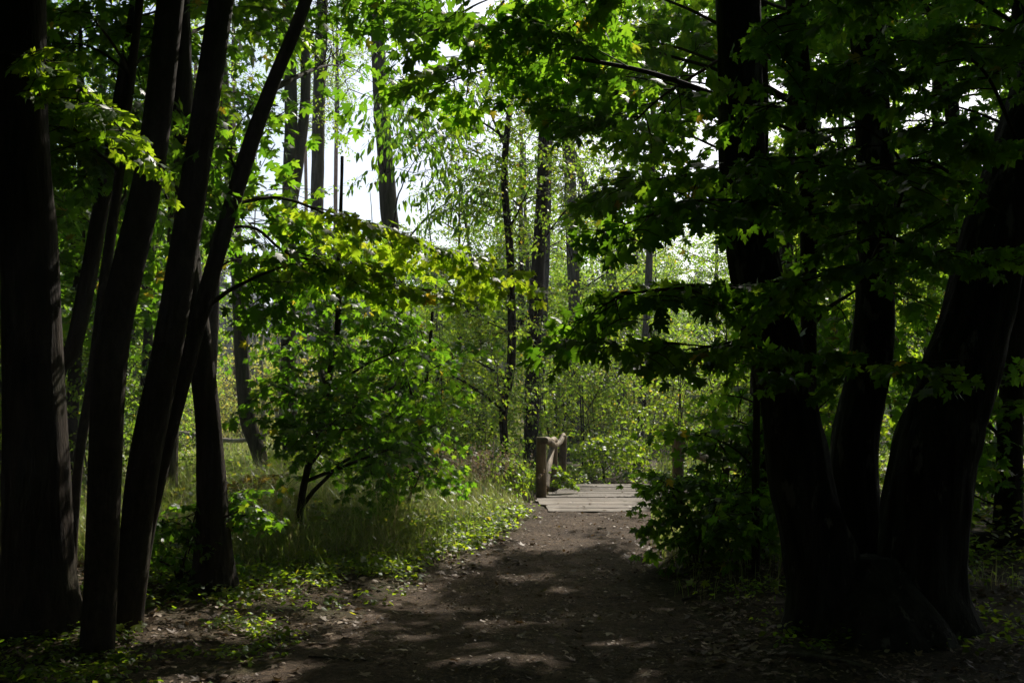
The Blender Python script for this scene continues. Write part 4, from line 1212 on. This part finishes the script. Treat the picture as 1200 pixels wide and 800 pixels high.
# fallen leaves and chips
g = Geo()
def fallen(n, x0, x1, y0, y1, acc, smin, smax, shape):
    X, Y = scatter(n, x0, x1, y0, y1, acc)
    k = len(X)
    P = np.stack([X, Y, ground_z(X, Y) + rng.uniform(.008, .03, k)], 1)
    a = rng.uniform(0, 6.28, k)
    t = np.stack([np.cos(a), np.sin(a), rng.normal(0, .22, k)], 1)
    nn = np.stack([rng.normal(0, .3, k), rng.normal(0, .3, k), np.ones(k) * np.where(rng.random(k) < .5, 1, -1)], 1)
    put_leaves(g, P, t, nn, rng.uniform(smin, smax, k), shape, np.clip(rng.beta(1.6, 1.6, k), 0, 1))
drift = lambda X, Y: sstep(.35, .7, vnoise(np.stack([X * 2.2, Y * 2.2, X * 0 + 91], -1)))
onp = lambda X, Y: .30 + .70 * (1 - sstep(-.5, .1, np.minimum(X - path_l(Y), path_r(Y) - X)))
fallen(13000, -4.5, 4.5, 4.0, 11, lambda X, Y: onp(X, Y) * (.25 + .75 * drift(X, Y)), .018, .05, OVATE)
fallen(2400, -4.5, 4.5, 4.0, 12, onp, .04, .09, MAPLE_LO)
fallen(14000, -3.5, 3.5, 4.0, 10, lambda X, Y: .15 + .7 * drift(X, Y), .012, .034, DIAMOND)
fallen(2200, -1, 3, 9, 16, lambda X, Y: .9 * (np.minimum(X - path_l(Y), path_r(Y) - X) > 0) * (Y < 14.5), .015, .055, OVATE)
fallen(3500, -9, 9, 8, 18, lambda X, Y: 1.0 * (np.maximum(off_left(X, Y), off_right(X, Y)) > .2), .04, .1, MAPLE_LO)
fallen(5000, -3.5, 3.5, 4.5, 12, lambda X, Y: 1.0 * (np.abs(np.minimum(X - path_l(Y), path_r(Y) - X) + .05) < .28) * (.3 + .7 * drift(X, Y)), .03, .085, MAPLE_LO)
X = rng.uniform(.5, 2.9, 90); Y = rng.uniform(14.7, 20.4, 90)
put_leaves(g, np.column_stack([X, Y, np.full(90, DECK + .014)]), np.column_stack([rng.normal(0, 1, 90), rng.normal(0, 1, 90), rng.normal(0, .1, 90)]), np.column_stack([rng.normal(0, .2, (90, 2)), np.ones(90)]), rng.uniform(.03, .08, 90), OVATE, rng.beta(1.6, 1.6, 90))
tag(link("fallen_leaves", g.mesh("fallen_leaves", M["litter"])), "dry brown leaves scattered over the path and forest floor", "fallen leaves", kind="stuff")

# seedlings, sticks and logs
def seedling(x, y, h, leaves, size, label):
    X, Y = base_at(x, y)
    root = thing("maple_seedling", (X, Y, gz(X, Y)), label, "seedling")
    st, lf = Geo(), Geo()
    top = np.array([X + .02, Y, gz(X, Y) + h])
    st.tube([(X, Y, gz(X, Y) - .02), (X + .005, Y, gz(X, Y) + h * .5), top], [.004, .003, .002], 5)
    a = np.linspace(0, 6.28, leaves, endpoint=False) + rng.uniform(0, 1)
    d = np.stack([np.cos(a), np.sin(a) * .8, np.full(leaves, .05)], 1)
    P = top + d * .06
    for p in P: st.tube([top - [0, 0, .01], (top + p) / 2 + [0, 0, .012], p], [.0016, .0014, .001], 3, cap=False)
    put_leaves(lf, P, d + [0, 0, -.2], np.column_stack([rng.normal(0, .3, leaves), np.full(leaves, -.6), np.ones(leaves)]), np.full(leaves, size) * rng.uniform(.8, 1.2, leaves), MAPLE_HI, rng.uniform(.6, .9, leaves))
    child("stem", st.mesh("seedling_stem", M["bark_smooth"]), root); child("leaves", lf.mesh("seedling_leaves", M["bright"]), root)
seedling(362, 668, .20, 5, .10, "bright maple seedling with a few large leaves at the edge of the ground cover")
seedling(150, 748, .10, 4, .07, "tiny green seedling at the foot of the slim lit-edged trunk")
seedling(250, 640, .55, 6, .10, "upright maple seedling in front of the flared trunk")
seedling(430, 672, .16, 5, .085, "short seedling at the grassy path edge below the crooked sapling")
seedling(815, 700, .14, 4, .07, "shaded seedling on the bare soil right of the path")
def stick(pts, r, label, name="fallen_branch", bark="bark_grey", twigs=0):
    g = Geo()
    P = np.array([(a, b, gz(a, b) + c) for a, b, c in pts])
    C = catmull(P, 18)
    g.tube(C, np.linspace(r, r * .5, 18), 8, .15, (12, 5))
    for q in range(twigs):
        k = rng.integers(3, 16); d = nrm(np.array([rng.normal(), rng.normal(), .3])) * rng.uniform(.1, .3)
        g.tube([C[k], C[k] + d * .5 + [0, 0, .01], C[k] + d], [r * .4, r * .3, r * .15], 4, cap=False)
    o = link(name, g.mesh(name, M[bark], True)); tag(o, label, "branch")
    return o
def on_px(x, y): return base_at(x, y)
a, b = on_px(930, 770), on_px(1030, 790)
stick([(*a, .02), ((a[0] + b[0]) / 2, (a[1] + b[1]) / 2, .035), (*b, .02)], .022, "grey fallen branch on dark soil before the three-stemmed tree", twigs=2)
a, b = on_px(362, 770), on_px(430, 775)
stick([(*a, .01), (*b, .012)], .008, "short thin stick lying on the path near the bottom of the photo")
a, b = on_px(800, 705), on_px(850, 690)
stick([(*a, .02), (*b, .03)], .018, "short dark branch on the shaded verge before the two poles", twigs=2)
a, b = on_px(30, 760), on_px(85, 745)
stick([(*a, .01), (*b, .02)], .012, "small branch lying in dappled light before the thickest trunk", twigs=3)
stick([(4.9, 10.6, .12), (6.0, 10.4, .16), (7.4, 10.5, .10)], .10, "fallen mossy log at the right edge behind the three-stemmed tree", "fallen_log", "bark")
stick([(-9.8, 29, .5), (-8.2, 28.6, .45), (-7.0, 28.8, .25)], .07, "bare fallen log lying across the pale clearing", "fallen_log", "bark_dead", twigs=5)
stick([(-10.5, 31, .9), (-8.6, 31.5, .6), (-7.0, 31, 1.1)], .09, "second leaning fallen log in the pale clearing, behind the first", "fallen_log", "bark_dead", twigs=5)

# ================================================================== AIR
hz, nt, p, out = new_mat("haze_air")
nt.nodes.remove(p)
vol = nt.nodes.new("ShaderNodeVolumePrincipled")
vol.inputs["Color"].default_value = (.86, .92, 1.0, 1)
vol.inputs["Density"].default_value = .0009
vol.inputs["Anisotropy"].default_value = .1
nt.links.new(vol.outputs[0], out.inputs["Volume"])
hx0, hx1, hy0, hy1, hz0, hz1 = -262, 262, -42, 422, -3.0, 50.0
hv = [(x, y, z) for z in (hz0, hz1) for y in (hy0, hy1) for x in (hx0, hx1)]
hq = [(0, 2, 3, 1), (4, 5, 7, 6), (0, 1, 5, 4), (1, 3, 7, 5), (3, 2, 6, 7), (2, 0, 4, 6)]
tag(link("haze", mesh_from("haze", hv, None, hq, None, False, hz)), kind="stuff")
